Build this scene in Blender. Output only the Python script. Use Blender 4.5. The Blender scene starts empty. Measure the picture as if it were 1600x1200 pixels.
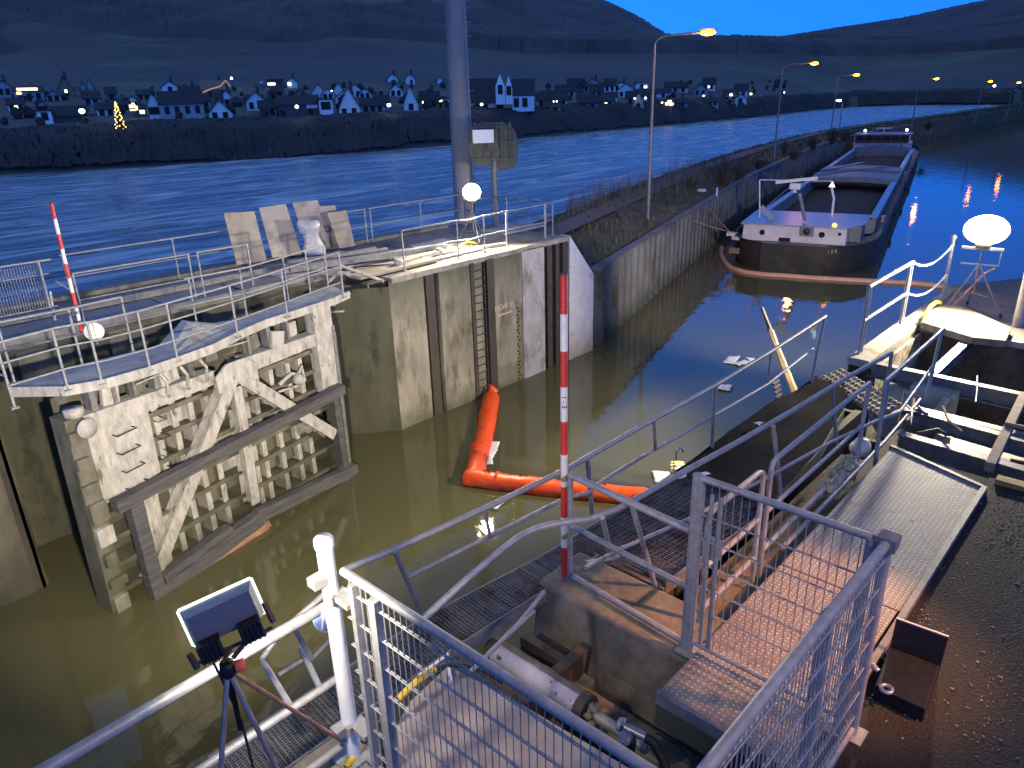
import bpy, math, random
from mathutils import Vector, Matrix, noise
R_ = math.radians
random.seed(11)
scene = bpy.context.scene
col = scene.collection

# ------------------------------------------------------------------ camera
FPX = 1142.0; CAMZ = 4.0
_d = Vector((85.0, -2900.0, -FPX)); UPC = -_d.normalized()
def _hor(u): return 600 + ((u-800)*UPC.x - FPX*UPC.z)/UPC.y
_ax = Vector((1150.0, -(_hor(1950.0)-600), -FPX)).normalized()
_ay = UPC.cross(_ax)
RW = Matrix((_ax, _ay, UPC))            # camera space -> world space
cam = bpy.data.cameras.new('camera'); camo = bpy.data.objects.new('camera', cam); col.objects.link(camo)
cam.sensor_width = 36.0; cam.lens = FPX/1600*36; cam.clip_start = 0.05; cam.clip_end = 6000
camo.matrix_world = Matrix.Translation((0, 0, CAMZ)) @ RW.to_4x4()
scene.camera = camo
# ------------------------------------------------------------------ sky
w = bpy.data.worlds.new('World'); scene.world = w; w.use_nodes = True
nt = w.node_tree; bg = nt.nodes['Background']
sky = nt.nodes.new('ShaderNodeTexSky'); sky.sky_type = 'NISHITA'; sky.sun_disc = False
sky.sun_elevation = R_(3.0); sky.sun_rotation = R_(200); sky.altitude = 100
sky.air_density = 1.0; sky.dust_density = 0.0; sky.ozone_density = 1.5
hs = nt.nodes.new('ShaderNodeHueSaturation'); hs.inputs['Saturation'].default_value = 1.0
mx = nt.nodes.new('ShaderNodeMix'); mx.data_type = 'RGBA'; mx.blend_type = 'MULTIPLY'; mx.inputs[0].default_value = 1.0
# blue-hour tint over elevation: saturated blue low down, greyer towards the zenith
_tc = nt.nodes.new('ShaderNodeTexCoord'); _sx = nt.nodes.new('ShaderNodeSeparateXYZ'); nt.links.new(_tc.outputs['Generated'], _sx.inputs[0])
_cr = nt.nodes.new('ShaderNodeValToRGB'); nt.links.new(_sx.outputs[2], _cr.inputs[0])
_st = [(0.0, (.004, .10, 2.4)), (.05, (.005, .09, 1.1)), (.11, (.008, .09, .62)), (.38, (.075, .19, .52)), (.70, (.20, .22, .34)), (1.0, (.42, .36, .46))]
_cr.color_ramp.elements[0].position = 0; _cr.color_ramp.elements[1].position = 1
for _p, _c in _st[1:-1]: _cr.color_ramp.elements.new(_p)
for _e, (_p, _c) in zip(_cr.color_ramp.elements, _st): _e.position = _p; _e.color = (*_c, 1)
nt.links.new(_cr.outputs[0], mx.inputs[7])
nt.links.new(sky.outputs[0], mx.inputs[6]); nt.links.new(mx.outputs[2], hs.inputs['Color'])
nt.links.new(hs.outputs[0], bg.inputs[0]); bg.inputs[1].default_value = 0.15
scene.view_settings.view_transform = 'Standard'; scene.view_settings.look = 'None'
scene.view_settings.exposure = 3.0; scene.view_settings.gamma = 1.0
# ------------------------------------------------------------------ pixel helpers (photo 1600x1200)
C0 = Vector((0, 0, CAMZ))
def ray(u, v): return RW @ Vector(((u-800)/FPX, -(v-600)/FPX, -1.0))
def P(u, v, z=0.0):
    r = ray(u, v); return C0 + r*((z-CAMZ)/r.z)
def Q(u, v, a, b):
    r = ray(u, v); n = Vector((-b[1], b[0])); t = (Vector(a[:2]) @ n if False else (a[0]*n.x + a[1]*n.y))/(r.x*n.x + r.y*n.y)
    return C0 + r*t
def D(u, v, dist):
    r = ray(u, v); return C0 + r*(dist/math.hypot(r.x, r.y))
# ------------------------------------------------------------------ materials
def mat(name, c1, c2=None, scale=3.0, rough=0.7, metal=0.0, bump=0.0, bscale=None, stretch=(1, 1, 1), c3=None, scale3=0.6,
        t3=(0.5, 0.62), detail=6, spec=0.5, emit=None, es=0.0, low=None, top=None):
    m = bpy.data.materials.new(name); m.use_nodes = True; nt = m.node_tree; b = nt.nodes['Principled BSDF']
    b.inputs['Roughness'].default_value = rough; b.inputs['Metallic'].default_value = metal
    b.inputs['Specular IOR Level'].default_value = spec
    tc = nt.nodes.new('ShaderNodeTexCoord'); mp = nt.nodes.new('ShaderNodeMapping'); mp.inputs['Scale'].default_value = stretch
    geo = nt.nodes.new('ShaderNodeNewGeometry')
    nt.links.new(geo.outputs['Position'], mp.inputs[0])
    out = None
    if c2:
        n = nt.nodes.new('ShaderNodeTexNoise'); n.inputs['Scale'].default_value = scale; n.inputs['Detail'].default_value = detail
        n.inputs['Roughness'].default_value = 0.65
        nt.links.new(mp.outputs[0], n.inputs['Vector'])
        r = nt.nodes.new('ShaderNodeValToRGB'); r.color_ramp.elements[0].position = .35; r.color_ramp.elements[1].position = .68
        r.color_ramp.elements[0].color = (*c1, 1); r.color_ramp.elements[1].color = (*c2, 1)
        nt.links.new(n.outputs['Fac'], r.inputs[0]); out = r.outputs[0]
    if c3:
        n = nt.nodes.new('ShaderNodeTexNoise'); n.inputs['Scale'].default_value = scale3; n.inputs['Detail'].default_value = 8
        n.inputs['Roughness'].default_value = 0.7
        nt.links.new(mp.outputs[0], n.inputs['Vector'])
        r = nt.nodes.new('ShaderNodeValToRGB'); r.color_ramp.elements[0].position = t3[0]; r.color_ramp.elements[1].position = t3[1]
        nt.links.new(n.outputs['Fac'], r.inputs[0])
        x = nt.nodes.new('ShaderNodeMix'); x.data_type = 'RGBA'; nt.links.new(r.outputs[0], x.inputs[0])
        if out: nt.links.new(out, x.inputs[6])
        else: x.inputs[6].default_value = (*c1, 1)
        x.inputs[7].default_value = (*c3, 1); out = x.outputs[2]
    bands = ([(low[0]+.6, low[1]+.6, low[2], 1, 0)] if low else [])+([(top[0]+.6, top[1]+.6, top[2], 0, 1)] if top else [])
    for z0, z1, lc, f0, f1 in bands:      # algae / damp band near the water line: (z0, z1, colour), edge broken up by noise
        sx = nt.nodes.new('ShaderNodeSeparateXYZ'); nt.links.new(geo.outputs['Position'], sx.inputs[0])
        n = nt.nodes.new('ShaderNodeTexNoise'); n.inputs['Scale'].default_value = 2.5; n.inputs['Detail'].default_value = 6
        nt.links.new(geo.outputs['Position'], n.inputs['Vector'])
        a = nt.nodes.new('ShaderNodeMath'); a.operation = 'MULTIPLY_ADD'; a.inputs[1].default_value = 1.2; nt.links.new(n.outputs['Fac'], a.inputs[0]); nt.links.new(sx.outputs[2], a.inputs[2])
        mr = nt.nodes.new('ShaderNodeMapRange'); mr.inputs[1].default_value = z0; mr.inputs[2].default_value = z1
        mr.inputs[3].default_value = f0; mr.inputs[4].default_value = f1; nt.links.new(a.outputs[0], mr.inputs[0])
        x = nt.nodes.new('ShaderNodeMix'); x.data_type = 'RGBA'; nt.links.new(mr.outputs[0], x.inputs[0])
        if out: nt.links.new(out, x.inputs[6])
        else: x.inputs[6].default_value = (*c1, 1)
        x.inputs[7].default_value = (*lc, 1); out = x.outputs[2]
    if out: nt.links.new(out, b.inputs['Base Color'])
    else: b.inputs['Base Color'].default_value = (*c1, 1)
    if bump:
        n = nt.nodes.new('ShaderNodeTexNoise'); n.inputs['Scale'].default_value = bscale or scale*3; n.inputs['Detail'].default_value = 5
        nt.links.new(mp.outputs[0], n.inputs['Vector'])
        bp = nt.nodes.new('ShaderNodeBump'); bp.inputs['Strength'].default_value = 0.6; bp.inputs['Distance'].default_value = bump
        nt.links.new(n.outputs['Fac'], bp.inputs['Height']); nt.links.new(bp.outputs[0], b.inputs['Normal'])
    if emit:
        b.inputs['Emission Color'].default_value = (*emit, 1); b.inputs['Emission Strength'].default_value = es
    return m
M = {}
M['galv'] = mat('galvanised_steel', (.34, .345, .35), (.22, .225, .23), 14, .5, .25, .001, 60, c3=(.20, .17, .14), scale3=2.5, t3=(.60, .75))
M['galvd'] = mat('weathered_galvanised', (.22, .22, .22), (.13, .13, .13), 9, .55, .2, .001, 50, c3=(.14, .10, .07), scale3=3, t3=(.55, .7))
M['dark_steel'] = mat('dark_steel', (.05, .05, .05), (.09, .08, .075), 6, .6, .3, .002, 40, c3=(.12, .07, .04), scale3=3)
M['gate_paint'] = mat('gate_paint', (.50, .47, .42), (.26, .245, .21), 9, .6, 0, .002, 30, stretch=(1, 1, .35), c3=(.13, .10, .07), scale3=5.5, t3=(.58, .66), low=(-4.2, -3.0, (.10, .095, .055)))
M['gate_back'] = mat('gate_shell', (.17, .16, .12), (.07, .065, .045), 4, .7, 0, .003, 20, stretch=(1, 1, .35), c3=(.10, .085, .06), scale3=2.2, t3=(.48, .7), low=(-4.2, -2.2, (.07, .07, .04)))  # darker shell: shade of the girder gaps put into the colour
M['timber'] = mat('wet_timber', (.05, .047, .048), (.105, .098, .10), 5, .8, 0, .01, 14, stretch=(.35, .35, 3))
M['rust'] = mat('rusty_timber', (.40, .22, .12), (.20, .11, .07), 6, .8, 0, .005, 30)
M['conc_warm'] = mat('lock_wall_concrete', (.33, .295, .23), (.19, .17, .135), 2.2, .85, 0, .012, 12, stretch=(1, 1, .35), c3=(.085, .085, .045), scale3=1.9, t3=(.50, .66), low=(-4.1, -3.3, (.09, .09, .05)), top=(-1.5, .2, (.085, .088, .05)))
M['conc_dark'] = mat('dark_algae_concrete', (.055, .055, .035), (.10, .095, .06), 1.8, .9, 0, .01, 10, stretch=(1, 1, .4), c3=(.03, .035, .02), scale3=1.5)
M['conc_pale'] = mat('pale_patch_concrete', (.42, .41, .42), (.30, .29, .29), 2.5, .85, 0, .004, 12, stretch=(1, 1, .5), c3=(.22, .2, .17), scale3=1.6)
M['conc_deck'] = mat('deck_concrete', (.24, .22, .19), (.13, .12, .105), 2.0, .85, 0, .006, 16, c3=(.07, .07, .045), scale3=1.1, t3=(.5, .66))
M['conc_brown'] = mat('mossy_brown_concrete', (.20, .18, .145), (.085, .075, .06), 3.5, .85, 0, .012, 14, c3=(.12, .125, .045), scale3=1.6, t3=(.54, .62))
M['groove'] = mat('groove_steel', (.045, .038, .03), (.08, .065, .05), 3, .75, .1, .003, 20, stretch=(1, 1, .3))
M['white_wall'] = mat('painted_wing_wall', (.62, .60, .64), (.50, .48, .52), 3, .75, 0, .003, 20, c3=(.25, .15, .11), scale3=2.6, t3=(.60, .72), low=(-4.2, -2.9, (.30, .22, .17)))
M['sheet'] = mat('sheet_piling', (.17, .17, .165), (.11, .11, .105), 3, .75, .0, .003, 20, stretch=(1, 1, .3), c3=(.08, .06, .045), scale3=1.6, low=(-4.2, -3.2, (.04, .045, .03)))
M['white_paint'] = mat('white_paint', (.70, .70, .68), (.60, .60, .58), 5, .5, 0, .001, 20)
M['old_white'] = mat('chipped_white_paint', (.66, .66, .68), (.52, .52, .54), 6, .5, 0, .001, 20, c3=(.12, .11, .10), scale3=7, t3=(.62, .66))
M['red'] = mat('red_paint', (.62, .035, .03), (.48, .03, .025), 8, .5)
M['pole_white'] = mat('pole_white_paint', (.74, .73, .68), (.62, .61, .55), 12, .5)
M['black'] = mat('black_plastic', (.006, .006, .008), (.014, .014, .016), 20, .5, spec=.25)
M['rubber'] = mat('black_rubber', (.015, .015, .015), None, rough=.55)
M['boom'] = mat('orange_boom_fabric', (.88, .10, .006), (.78, .07, .005), 3, .42, 0, .012, 7, c3=(.40, .06, .015), scale3=4, t3=(.62, .76), low=(-4.05, -3.95, (.16, .05, .02)))
M['boom_pale'] = mat('faded_boom_fabric', (.62, .33, .22), (.5, .25, .17), 3, .5, 0, .01, 5)
M['pad'] = mat('sorbent_felt', (.82, .82, .84), (.72, .72, .74), 8, .9)
M['board'] = mat('weathered_board', (.36, .32, .25), (.24, .21, .17), 2.5, .8, 0, .002, 20, c3=(.24, .20, .15), scale3=2)
M['board2'] = mat('greyish_board', (.36, .32, .28), (.28, .25, .22), 2.5, .8, 0, .002, 20, c3=(.2, .18, .16), scale3=2)
M['wood'] = mat('raw_wood', (.42, .30, .19), (.26, .18, .11), 4, .75, 0, .004, 20, stretch=(2, 2, .4))
M['sheet_plastic'] = mat('dull_plastic', (.30, .31, .36), (.22, .23, .27), 5, .5)
M['yellow'] = mat('yellow_rubber', (.75, .52, .03), (.6, .4, .03), 8, .5)
M['blue_steel'] = mat('smooth_metal', (.30, .31, .38), (.22, .23, .28), 9, .35, .6)
M['cyl'] = mat('pale_cylinder_paint', (.60, .58, .66), (.5, .48, .56), 8, .4, .1, c3=(.08, .07, .06), scale3=6, t3=(.60, .64))
M['mud'] = mat('dried_mud', (.24, .22, .18), (.14, .125, .10), 8, .9, 0, .02, 25)
M['leaves'] = mat('dead_leaves', (.20, .12, .06), (.09, .06, .035), 40, .8, 0, .02, 60)
M['wall_w'] = mat('white_render', (.85, .85, .85), (.75, .75, .75), .5, .9)
M['wall_g'] = mat('grey_render', (.42, .42, .42), (.32, .32, .32), .5, .9)
M['wall_d'] = mat('dark_stone', (.10, .095, .09), (.07, .065, .06), .5, .9)
M['wall_b'] = mat('ochre_render', (.30, .22, .15), (.24, .18, .12), .5, .9)
M['roof'] = mat('slate_roof', (.035, .036, .042), (.05, .05, .056), 1, .8)
M['win'] = mat('window_glass', (.02, .022, .025), None, rough=.6, spec=.2)
M['ship_black'] = mat('black_hull_paint', (.014, .013, .012), (.035, .031, .028), 1.5, .55, 0, .004, 6, stretch=(1, 1, .5), c3=(.075, .045, .03), scale3=2.4, t3=(.58, .72))
M['ship_white'] = mat('ship_white_paint', (.72, .66, .68), (.58, .53, .55), 1.8, .5, 0, .001, 8, c3=(.30, .27, .28), scale3=.9, t3=(.6, .66))
M['ship_roof'] = mat('ship_roof_paint', (.30, .34, .42), (.24, .27, .34), 1.5, .3, 0)
M['ship_grey'] = mat('ship_grey_paint', (.22, .22, .24), (.15, .15, .165), 1.2, .5, 0, c3=(.13, .11, .10), scale3=1.3, t3=(.55, .7))
M['cargo'] = mat('dark_cargo', (.045, .035, .025), (.085, .065, .045), 1.5, .95, 0, .15, 3)
M['maroon'] = mat('maroon_paint', (.12, .03, .03), (.08, .02, .02), 2, .5)
M['sign_blue'] = mat('sign_blue', (.02, .16, .50), None, rough=.4)
M['grass'] = mat('winter_grass', (.075, .085, .03), (.12, .11, .05), 8, .95, 0, .03, 20)
M['mole'] = mat('mole_turf', (.085, .075, .04), (.045, .05, .02), 1.4, .95, 0, .05, 8, c3=(.13, .11, .07), scale3=.5)
M['bark'] = mat('bare_twigs', (.06, .045, .032), (.10, .075, .05), 5, .9)
M['reed'] = mat('dry_reed', (.16, .13, .10), (.10, .08, .06), 5, .9)
M['pit'] = mat('pit_wall', (.085, .07, .06), (.05, .042, .036), 2.5, .85, 0, .01, 12, c3=(.03, .026, .022), scale3=1.5)
M['tank_pale'] = mat('pale_wet_steel', (.50, .48, .40), (.36, .34, .28), 2.2, .45, 0, .003, 14, c3=(.16, .14, .11), scale3=1.6, t3=(.56, .66))
M['cable'] = mat('cable_rubber', (.02, .02, .02), None, rough=.6)
def emis(name, c, s):
    return mat(name, (.1, .1, .1), emit=c, es=s)
M['lit_yellow'] = emis('lit_window', (1, .72, .30), .45)
M['lit_white'] = emis('lit_white', (1, .93, .78), .5)
M['e_flood'] = emis('flood_glass', (1, .90, .66), 4)
M['e_sodium'] = emis('sodium_lamp', (1, .21, .003), 9)
M['e_sodium2'] = emis('sodium_lamp_far', (1, .23, .002), 9)
M['e_lamp'] = emis('white_lamp', (1, .95, .75), 2)
M['e_green'] = emis('greenish_lamp', (.7, 1, .6), .8)
M['e_tree'] = emis('fairy_lights', (1, .68, .16), .6)
# asphalt, fine mottled tone
M['asphalt'] = mat('asphalt', (.010, .009, .009), (.034, .028, .027), 70, .8, 0, .03, 45, c3=(.010, .009, .009), scale3=60, t3=(.45, .6), spec=.3)
# ramp tread plate
def tread(name, c1, c2, freq):
    m = mat(name, c1, c2, 3.0, .6, .05, c3=(.20, .12, .08), scale3=2.2, t3=(.58, .74)); nt = m.node_tree; b = nt.nodes['Principled BSDF']
    g = nt.nodes.new('ShaderNodeNewGeometry'); mp = nt.nodes.new('ShaderNodeMapping'); mp.inputs['Rotation'].default_value = (0, 0, R_(45))
    nt.links.new(g.outputs['Position'], mp.inputs[0]); s = nt.nodes.new('ShaderNodeSeparateXYZ'); nt.links.new(mp.outputs[0], s.inputs[0])
    def sn(o):
        a = nt.nodes.new('ShaderNodeMath'); a.operation = 'MULTIPLY'; a.inputs[1].default_value = freq; nt.links.new(o, a.inputs[0])
        q = nt.nodes.new('ShaderNodeMath'); q.operation = 'SINE'; nt.links.new(a.outputs[0], q.inputs[0]); return q.outputs[0]
    p = nt.nodes.new('ShaderNodeMath'); p.operation = 'MULTIPLY'; nt.links.new(sn(s.outputs[0]), p.inputs[0]); nt.links.new(sn(s.outputs[1]), p.inputs[1])
    mr = nt.nodes.new('ShaderNodeMapRange'); mr.inputs[1].default_value = .25; mr.inputs[2].default_value = .6; nt.links.new(p.outputs[0], mr.inputs[0])
    bp = nt.nodes.new('ShaderNodeBump'); bp.inputs['Strength'].default_value = 1; bp.inputs['Distance'].default_value = .012
    nt.links.new(mr.outputs[0], bp.inputs['Height']); nt.links.new(bp.outputs[0], b.inputs['Normal'])
    src = b.inputs['Base Color'].links[0].from_socket; x = nt.nodes.new('ShaderNodeMix'); x.data_type = 'RGBA'; x.blend_type = 'MULTIPLY'
    iv = nt.nodes.new('ShaderNodeMapRange'); iv.inputs[3].default_value = 1; iv.inputs[4].default_value = 0; nt.links.new(mr.outputs[0], iv.inputs[0]); nt.links.new(iv.outputs[0], x.inputs[0])
    nt.links.new(src, x.inputs[6]); x.inputs[7].default_value = (.52, .50, .48, 1); nt.links.new(x.outputs[2], b.inputs['Base Color']); return m
M['tread'] = tread('tread_plate', (.46, .44, .43), (.34, .32, .31), 105)
M['tread2'] = tread('coarse_anti_slip_plate', (.50, .42, .26), (.36, .28, .16), 90)
# waters
def water(name, base, rough, bumps, foam=None, ior=1.33, diff=0.0):
    m = bpy.data.materials.new(name); m.use_nodes = True; nt = m.node_tree; b = nt.nodes['Principled BSDF']
    b.inputs['Roughness'].default_value = rough; b.inputs['IOR'].default_value = ior
    b.inputs['Base Color'].default_value = (*base, 1)
    g = nt.nodes.new('ShaderNodeNewGeometry'); last = None
    for (sc, st, dist, det, rot) in bumps:
        mp = nt.nodes.new('ShaderNodeMapping'); mp.inputs['Scale'].default_value = st; mp.inputs['Rotation'].default_value = (0, 0, R_(rot)); nt.links.new(g.outputs['Position'], mp.inputs[0])
        n = nt.nodes.new('ShaderNodeTexNoise'); n.inputs['Scale'].default_value = sc; n.inputs['Detail'].default_value = det; n.inputs['Distortion'].default_value = .6; nt.links.new(mp.outputs[0], n.inputs['Vector'])
        bp = nt.nodes.new('ShaderNodeBump'); bp.inputs['Strength'].default_value = 1; bp.inputs['Distance'].default_value = dist
        nt.links.new(n.outputs['Fac'], bp.inputs['Height'])
        if last: nt.links.new(last, bp.inputs['Normal'])
        last = bp.outputs[0]
    nt.links.new(last, b.inputs['Normal'])
    if foam:
        mp = nt.nodes.new('ShaderNodeMapping'); mp.inputs['Scale'].default_value = (.16, .75, 1); mp.inputs['Rotation'].default_value = (0, 0, R_(6)); nt.links.new(g.outputs['Position'], mp.inputs[0])
        n = nt.nodes.new('ShaderNodeTexNoise'); n.inputs['Scale'].default_value = .55; n.inputs['Detail'].default_value = 7; n.inputs['Roughness'].default_value = .62; n.inputs['Distortion'].default_value = 1.4; nt.links.new(mp.outputs[0], n.inputs['Vector'])
        r = nt.nodes.new('ShaderNodeValToRGB'); r.color_ramp.elements[0].position = .48; r.color_ramp.elements[1].position = .68; nt.links.new(n.outputs['Fac'], r.inputs[0])
        x = nt.nodes.new('ShaderNodeMix'); x.data_type = 'RGBA'; nt.links.new(r.outputs[0], x.inputs[0]); x.inputs[6].default_value = (*base, 1); x.inputs[7].default_value = (*foam, 1)
        nt.links.new(x.outputs[2], b.inputs['Base Color'])
        x2 = nt.nodes.new('ShaderNodeMapRange'); x2.inputs[3].default_value = rough; x2.inputs[4].default_value = .8; nt.links.new(r.outputs[0], x2.inputs[0]); nt.links.new(x2.outputs[0], b.inputs['Roughness'])
    return m
M['river'] = water('river_water', (.15, .17, .19), .26, [(.22, (.35, 1.2, 1), 1.0, 6, 6), (3, (1, 1, 1), .06, 4, 0)], foam=(.95, .95, .95), ior=1.5)
M['lock'] = water('lock_water', (.088, .084, .038), .03, [(1.1, (1, 1, 1), .010, 3, 0), (5, (1, 1, 1), .0012, 3, 0)], ior=1.5)

# ------------------------------------------------------------------ mesh helper
W = {}
def tag(o, label=None, cat=None, group=None, kind=None):
    if label: o['label'] = label
    if cat: o['category'] = cat
    if group: o['group'] = group
    if kind: o['kind'] = kind
    return o
def thing(name, label, cat, loc, group=None):
    o = bpy.data.objects.new(name, None); col.objects.link(o); o.empty_display_size = .2
    o.location = Vector(loc); W[o.name] = Vector(loc); return tag(o, label, cat, group)
class MB:
    def __init__(s): s.v = []; s.f = []; s.sm = []; s.mi = []; s.cur = 0
    def face(s, pts, smooth=False):
        i = len(s.v); s.v += [Vector(p) for p in pts]; s.f.append(tuple(range(i, i+len(pts)))); s.sm.append(smooth); s.mi.append(s.cur)
    def add(s, vs, fs, smooth=False):
        i = len(s.v); s.v += [Vector(p) for p in vs]
        for f in fs: s.f.append(tuple(i+k for k in f)); s.sm.append(smooth); s.mi.append(s.cur)
        return s
    def box(s, lo, hi):
        x0, y0, z0 = lo; x1, y1, z1 = hi
        return s.add([(x0, y0, z0), (x1, y0, z0), (x1, y1, z0), (x0, y1, z0), (x0, y0, z1), (x1, y0, z1), (x1, y1, z1), (x0, y1, z1)],
              [(0, 3, 2, 1), (4, 5, 6, 7), (0, 1, 5, 4), (1, 2, 6, 5), (2, 3, 7, 6), (3, 0, 4, 7)])
    def obox(s, c, ax, ay, az, hx, hy, hz):
        c = Vector(c); ax = Vector(ax).normalized(); ay = Vector(ay).normalized(); az = Vector(az).normalized()
        vs = [c+ax*a*hx+ay*b*hy+az*d*hz for d in (-1, 1) for (a, b) in ((-1, -1), (1, -1), (1, 1), (-1, 1))]
        return s.add(vs, [(0, 3, 2, 1), (4, 5, 6, 7), (0, 1, 5, 4), (1, 2, 6, 5), (2, 3, 7, 6), (3, 0, 4, 7)])
    def bar(s, a, b, wd, ht, up=(0, 0, 1)):
        a = Vector(a); b = Vector(b); d = (b-a); L = d.length
        if L < 1e-6: return s
        d.normalize(); up = Vector(up); sd = d.cross(up)
        if sd.length < 1e-3: sd = d.cross(Vector((1, 0, 0)))
        sd.normalize(); u2 = sd.cross(d)
        return s.obox((a+b)/2, d, sd, u2, L/2, wd/2, ht/2)
    def tube(s, pts, r, n=8, r2=None, cap=True):
        pts = [Vector(p) for p in pts]; m = len(pts); rings = []
        prev = None
        for i, p in enumerate(pts):
            if i == 0: d = pts[1]-p
            elif i == m-1: d = p-pts[i-1]
            else: d = (pts[i+1]-p).normalized()+(p-pts[i-1]).normalized()
            d.normalize()
            if prev is None:
                a = d.cross(Vector((0, 0, 1)))
                if a.length < .05: a = d.cross(Vector((1, 0, 0)))
            else:
                a = prev - d*prev.dot(d)
                if a.length < 1e-4: a = d.cross(Vector((0, 0, 1)))
            a.normalize(); prev = a; b = d.cross(a)
            rr = r if r2 is None else r+(r2-r)*i/(m-1)
            rings.append([p+(a*math.cos(2*math.pi*k/n)+b*math.sin(2*math.pi*k/n))*rr for k in range(n)])
        vs = [q for g in rings for q in g]; fs = []
        for i in range(m-1):
            for k in range(n): fs.append((i*n+k, i*n+(k+1) % n, (i+1)*n+(k+1) % n, (i+1)*n+k))
        s.add(vs, fs, n > 5)
        if cap: s.face(list(reversed(rings[0]))); s.face(rings[-1])
        return s
    def prism(s, poly, axis, ext):
        # poly: list of 3D points (planar), ext: vector
        e = Vector(ext); p = [Vector(q) for q in poly]; n = len(p)
        s.add(p+[q+e for q in p], [tuple(reversed(range(n))), tuple(range(n, 2*n))]+[(i, (i+1) % n, n+(i+1) % n, n+i) for i in range(n)]); return s
    def lathe(s, prof, c, n=16, ax=(0, 0, 1)):
        c = Vector(c); az = Vector(ax).normalized(); a = az.cross(Vector((0, 0, 1)))
        if a.length < .05: a = az.cross(Vector((1, 0, 0)))
        a.normalize(); b = az.cross(a); vs = []
        for (r, h) in prof: vs += [c+az*h+(a*math.cos(2*math.pi*k/n)+b*math.sin(2*math.pi*k/n))*r for k in range(n)]
        fs = [(i*n+k, i*n+(k+1) % n, (i+1)*n+(k+1) % n, (i+1)*n+k) for i in range(len(prof)-1) for k in range(n)]
        s.add(vs, fs, True); return s
    def blob(s, c, rx, ry, rz, seg=8, rings=6, jit=0.0):
        c = Vector(c); vs = []; fs = []
        for i in range(rings+1):
            th = math.pi*i/rings
            for k in range(seg):
                ph = 2*math.pi*k/seg; q = 1+random.uniform(-jit, jit)
                vs.append(c+Vector((rx*math.sin(th)*math.cos(ph)*q, ry*math.sin(th)*math.sin(ph)*q, rz*math.cos(th)*q)))
        for i in range(rings):
            for k in range(seg): fs.append((i*seg+k, (i+1)*seg+k, (i+1)*seg+(k+1) % seg, i*seg+(k+1) % seg))
        s.add(vs, fs, True); return s
    def grid(s, rows, smooth=True):
        n = len(rows[0]); vs = [p for r in rows for p in r]
        s.add(vs, [(i*n+k, i*n+k+1, (i+1)*n+k+1, (i+1)*n+k) for i in range(len(rows)-1) for k in range(n-1)], smooth); return s
    def build(s, name, m, parent=None, loc=None, bevel=0):
        me = bpy.data.meshes.new(name); L = Vector((0, 0, 0))
        if parent is not None: L = W[parent.name]
        elif loc is not None: L = Vector(loc)
        elif s.v: L = sum((p for p in s.v), Vector((0, 0, 0)))/len(s.v); L.z = min(p.z for p in s.v)
        me.from_pydata([p-L for p in s.v], [], s.f); me.update()
        me.polygons.foreach_set('use_smooth', s.sm)
        for mm in (m if isinstance(m, (list, tuple)) else [m]): me.materials.append(mm)
        if max(s.mi or [0]): me.polygons.foreach_set('material_index', s.mi)
        o = bpy.data.objects.new(name, me); col.objects.link(o); W[o.name] = L
        if parent is not None: o.parent = parent
        else: o.location = L
        if bevel:
            bv = o.modifiers.new('bevel', 'BEVEL'); bv.width = bevel; bv.segments = 2; bv.limit_method = 'ANGLE'
        return o
def struct(name, mb, m, **k):
    o = mb.build(name, m, **k); o['kind'] = 'structure'; return o
def text_part(name, body, size, c, right, up, m, parent, thick=.002):
    cu = bpy.data.curves.new(name, 'FONT'); cu.body = body; cu.size = size; cu.align_x = 'CENTER'; cu.align_y = 'CENTER'; cu.extrude = thick
    t = bpy.data.objects.new(name+'_curve', cu); col.objects.link(t); dg = bpy.context.evaluated_depsgraph_get()
    me = bpy.data.meshes.new_from_object(t.evaluated_get(dg)); bpy.data.objects.remove(t)
    r = Vector(right).normalized(); u = Vector(up).normalized(); n = r.cross(u)
    mt = Matrix((r, u, n)).transposed().to_4x4(); mt.translation = Vector(c)-W[parent.name]
    me.transform(mt); me.materials.clear(); me.materials.append(m)
    o = bpy.data.objects.new(name, me); col.objects.link(o); W[o.name] = W[parent.name]; o.parent = parent; return o
# ================================================================== SETTING
WZ = -4.0
def xw(u, v, y=14.0): return Q(u, v, (0, y), (1, 0)).x
def poly_sheet(name, pts, z, m):
    mb = MB(); mb.face([(x, y, z) for x, y in pts]); return struct(name, mb, m)
# mole line (between lock approach and river): near edge points at z=-1.4
MOLE = [(17.3, 14.1), (18.9, 14.2), (24, 15.75), (30, 17.6), (40, 20.6), (50, 23.5), (62, 26.4), (75, 29.3), (90, 31.9), (105, 33.2), (120, 33.8), (140, 34), (160, 34), (185, 34.5), (212, 35.2), (260, 36), (340, 37)]
MW = 9.0
poly_sheet('lock_water', [(-60, -60), (700, -60), (700, 39.5)]+[(x, y+4.0) for x, y in reversed(MOLE)]+[(-60, 18)], WZ, M['lock'])
poly_sheet('river_water', [(-60, 18)]+[(x, y+4.0) for x, y in MOLE]+[(700, 39.5), (900, 60), (900, 700), (-400, 700), (-400, 18)], WZ, M['river'])
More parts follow.
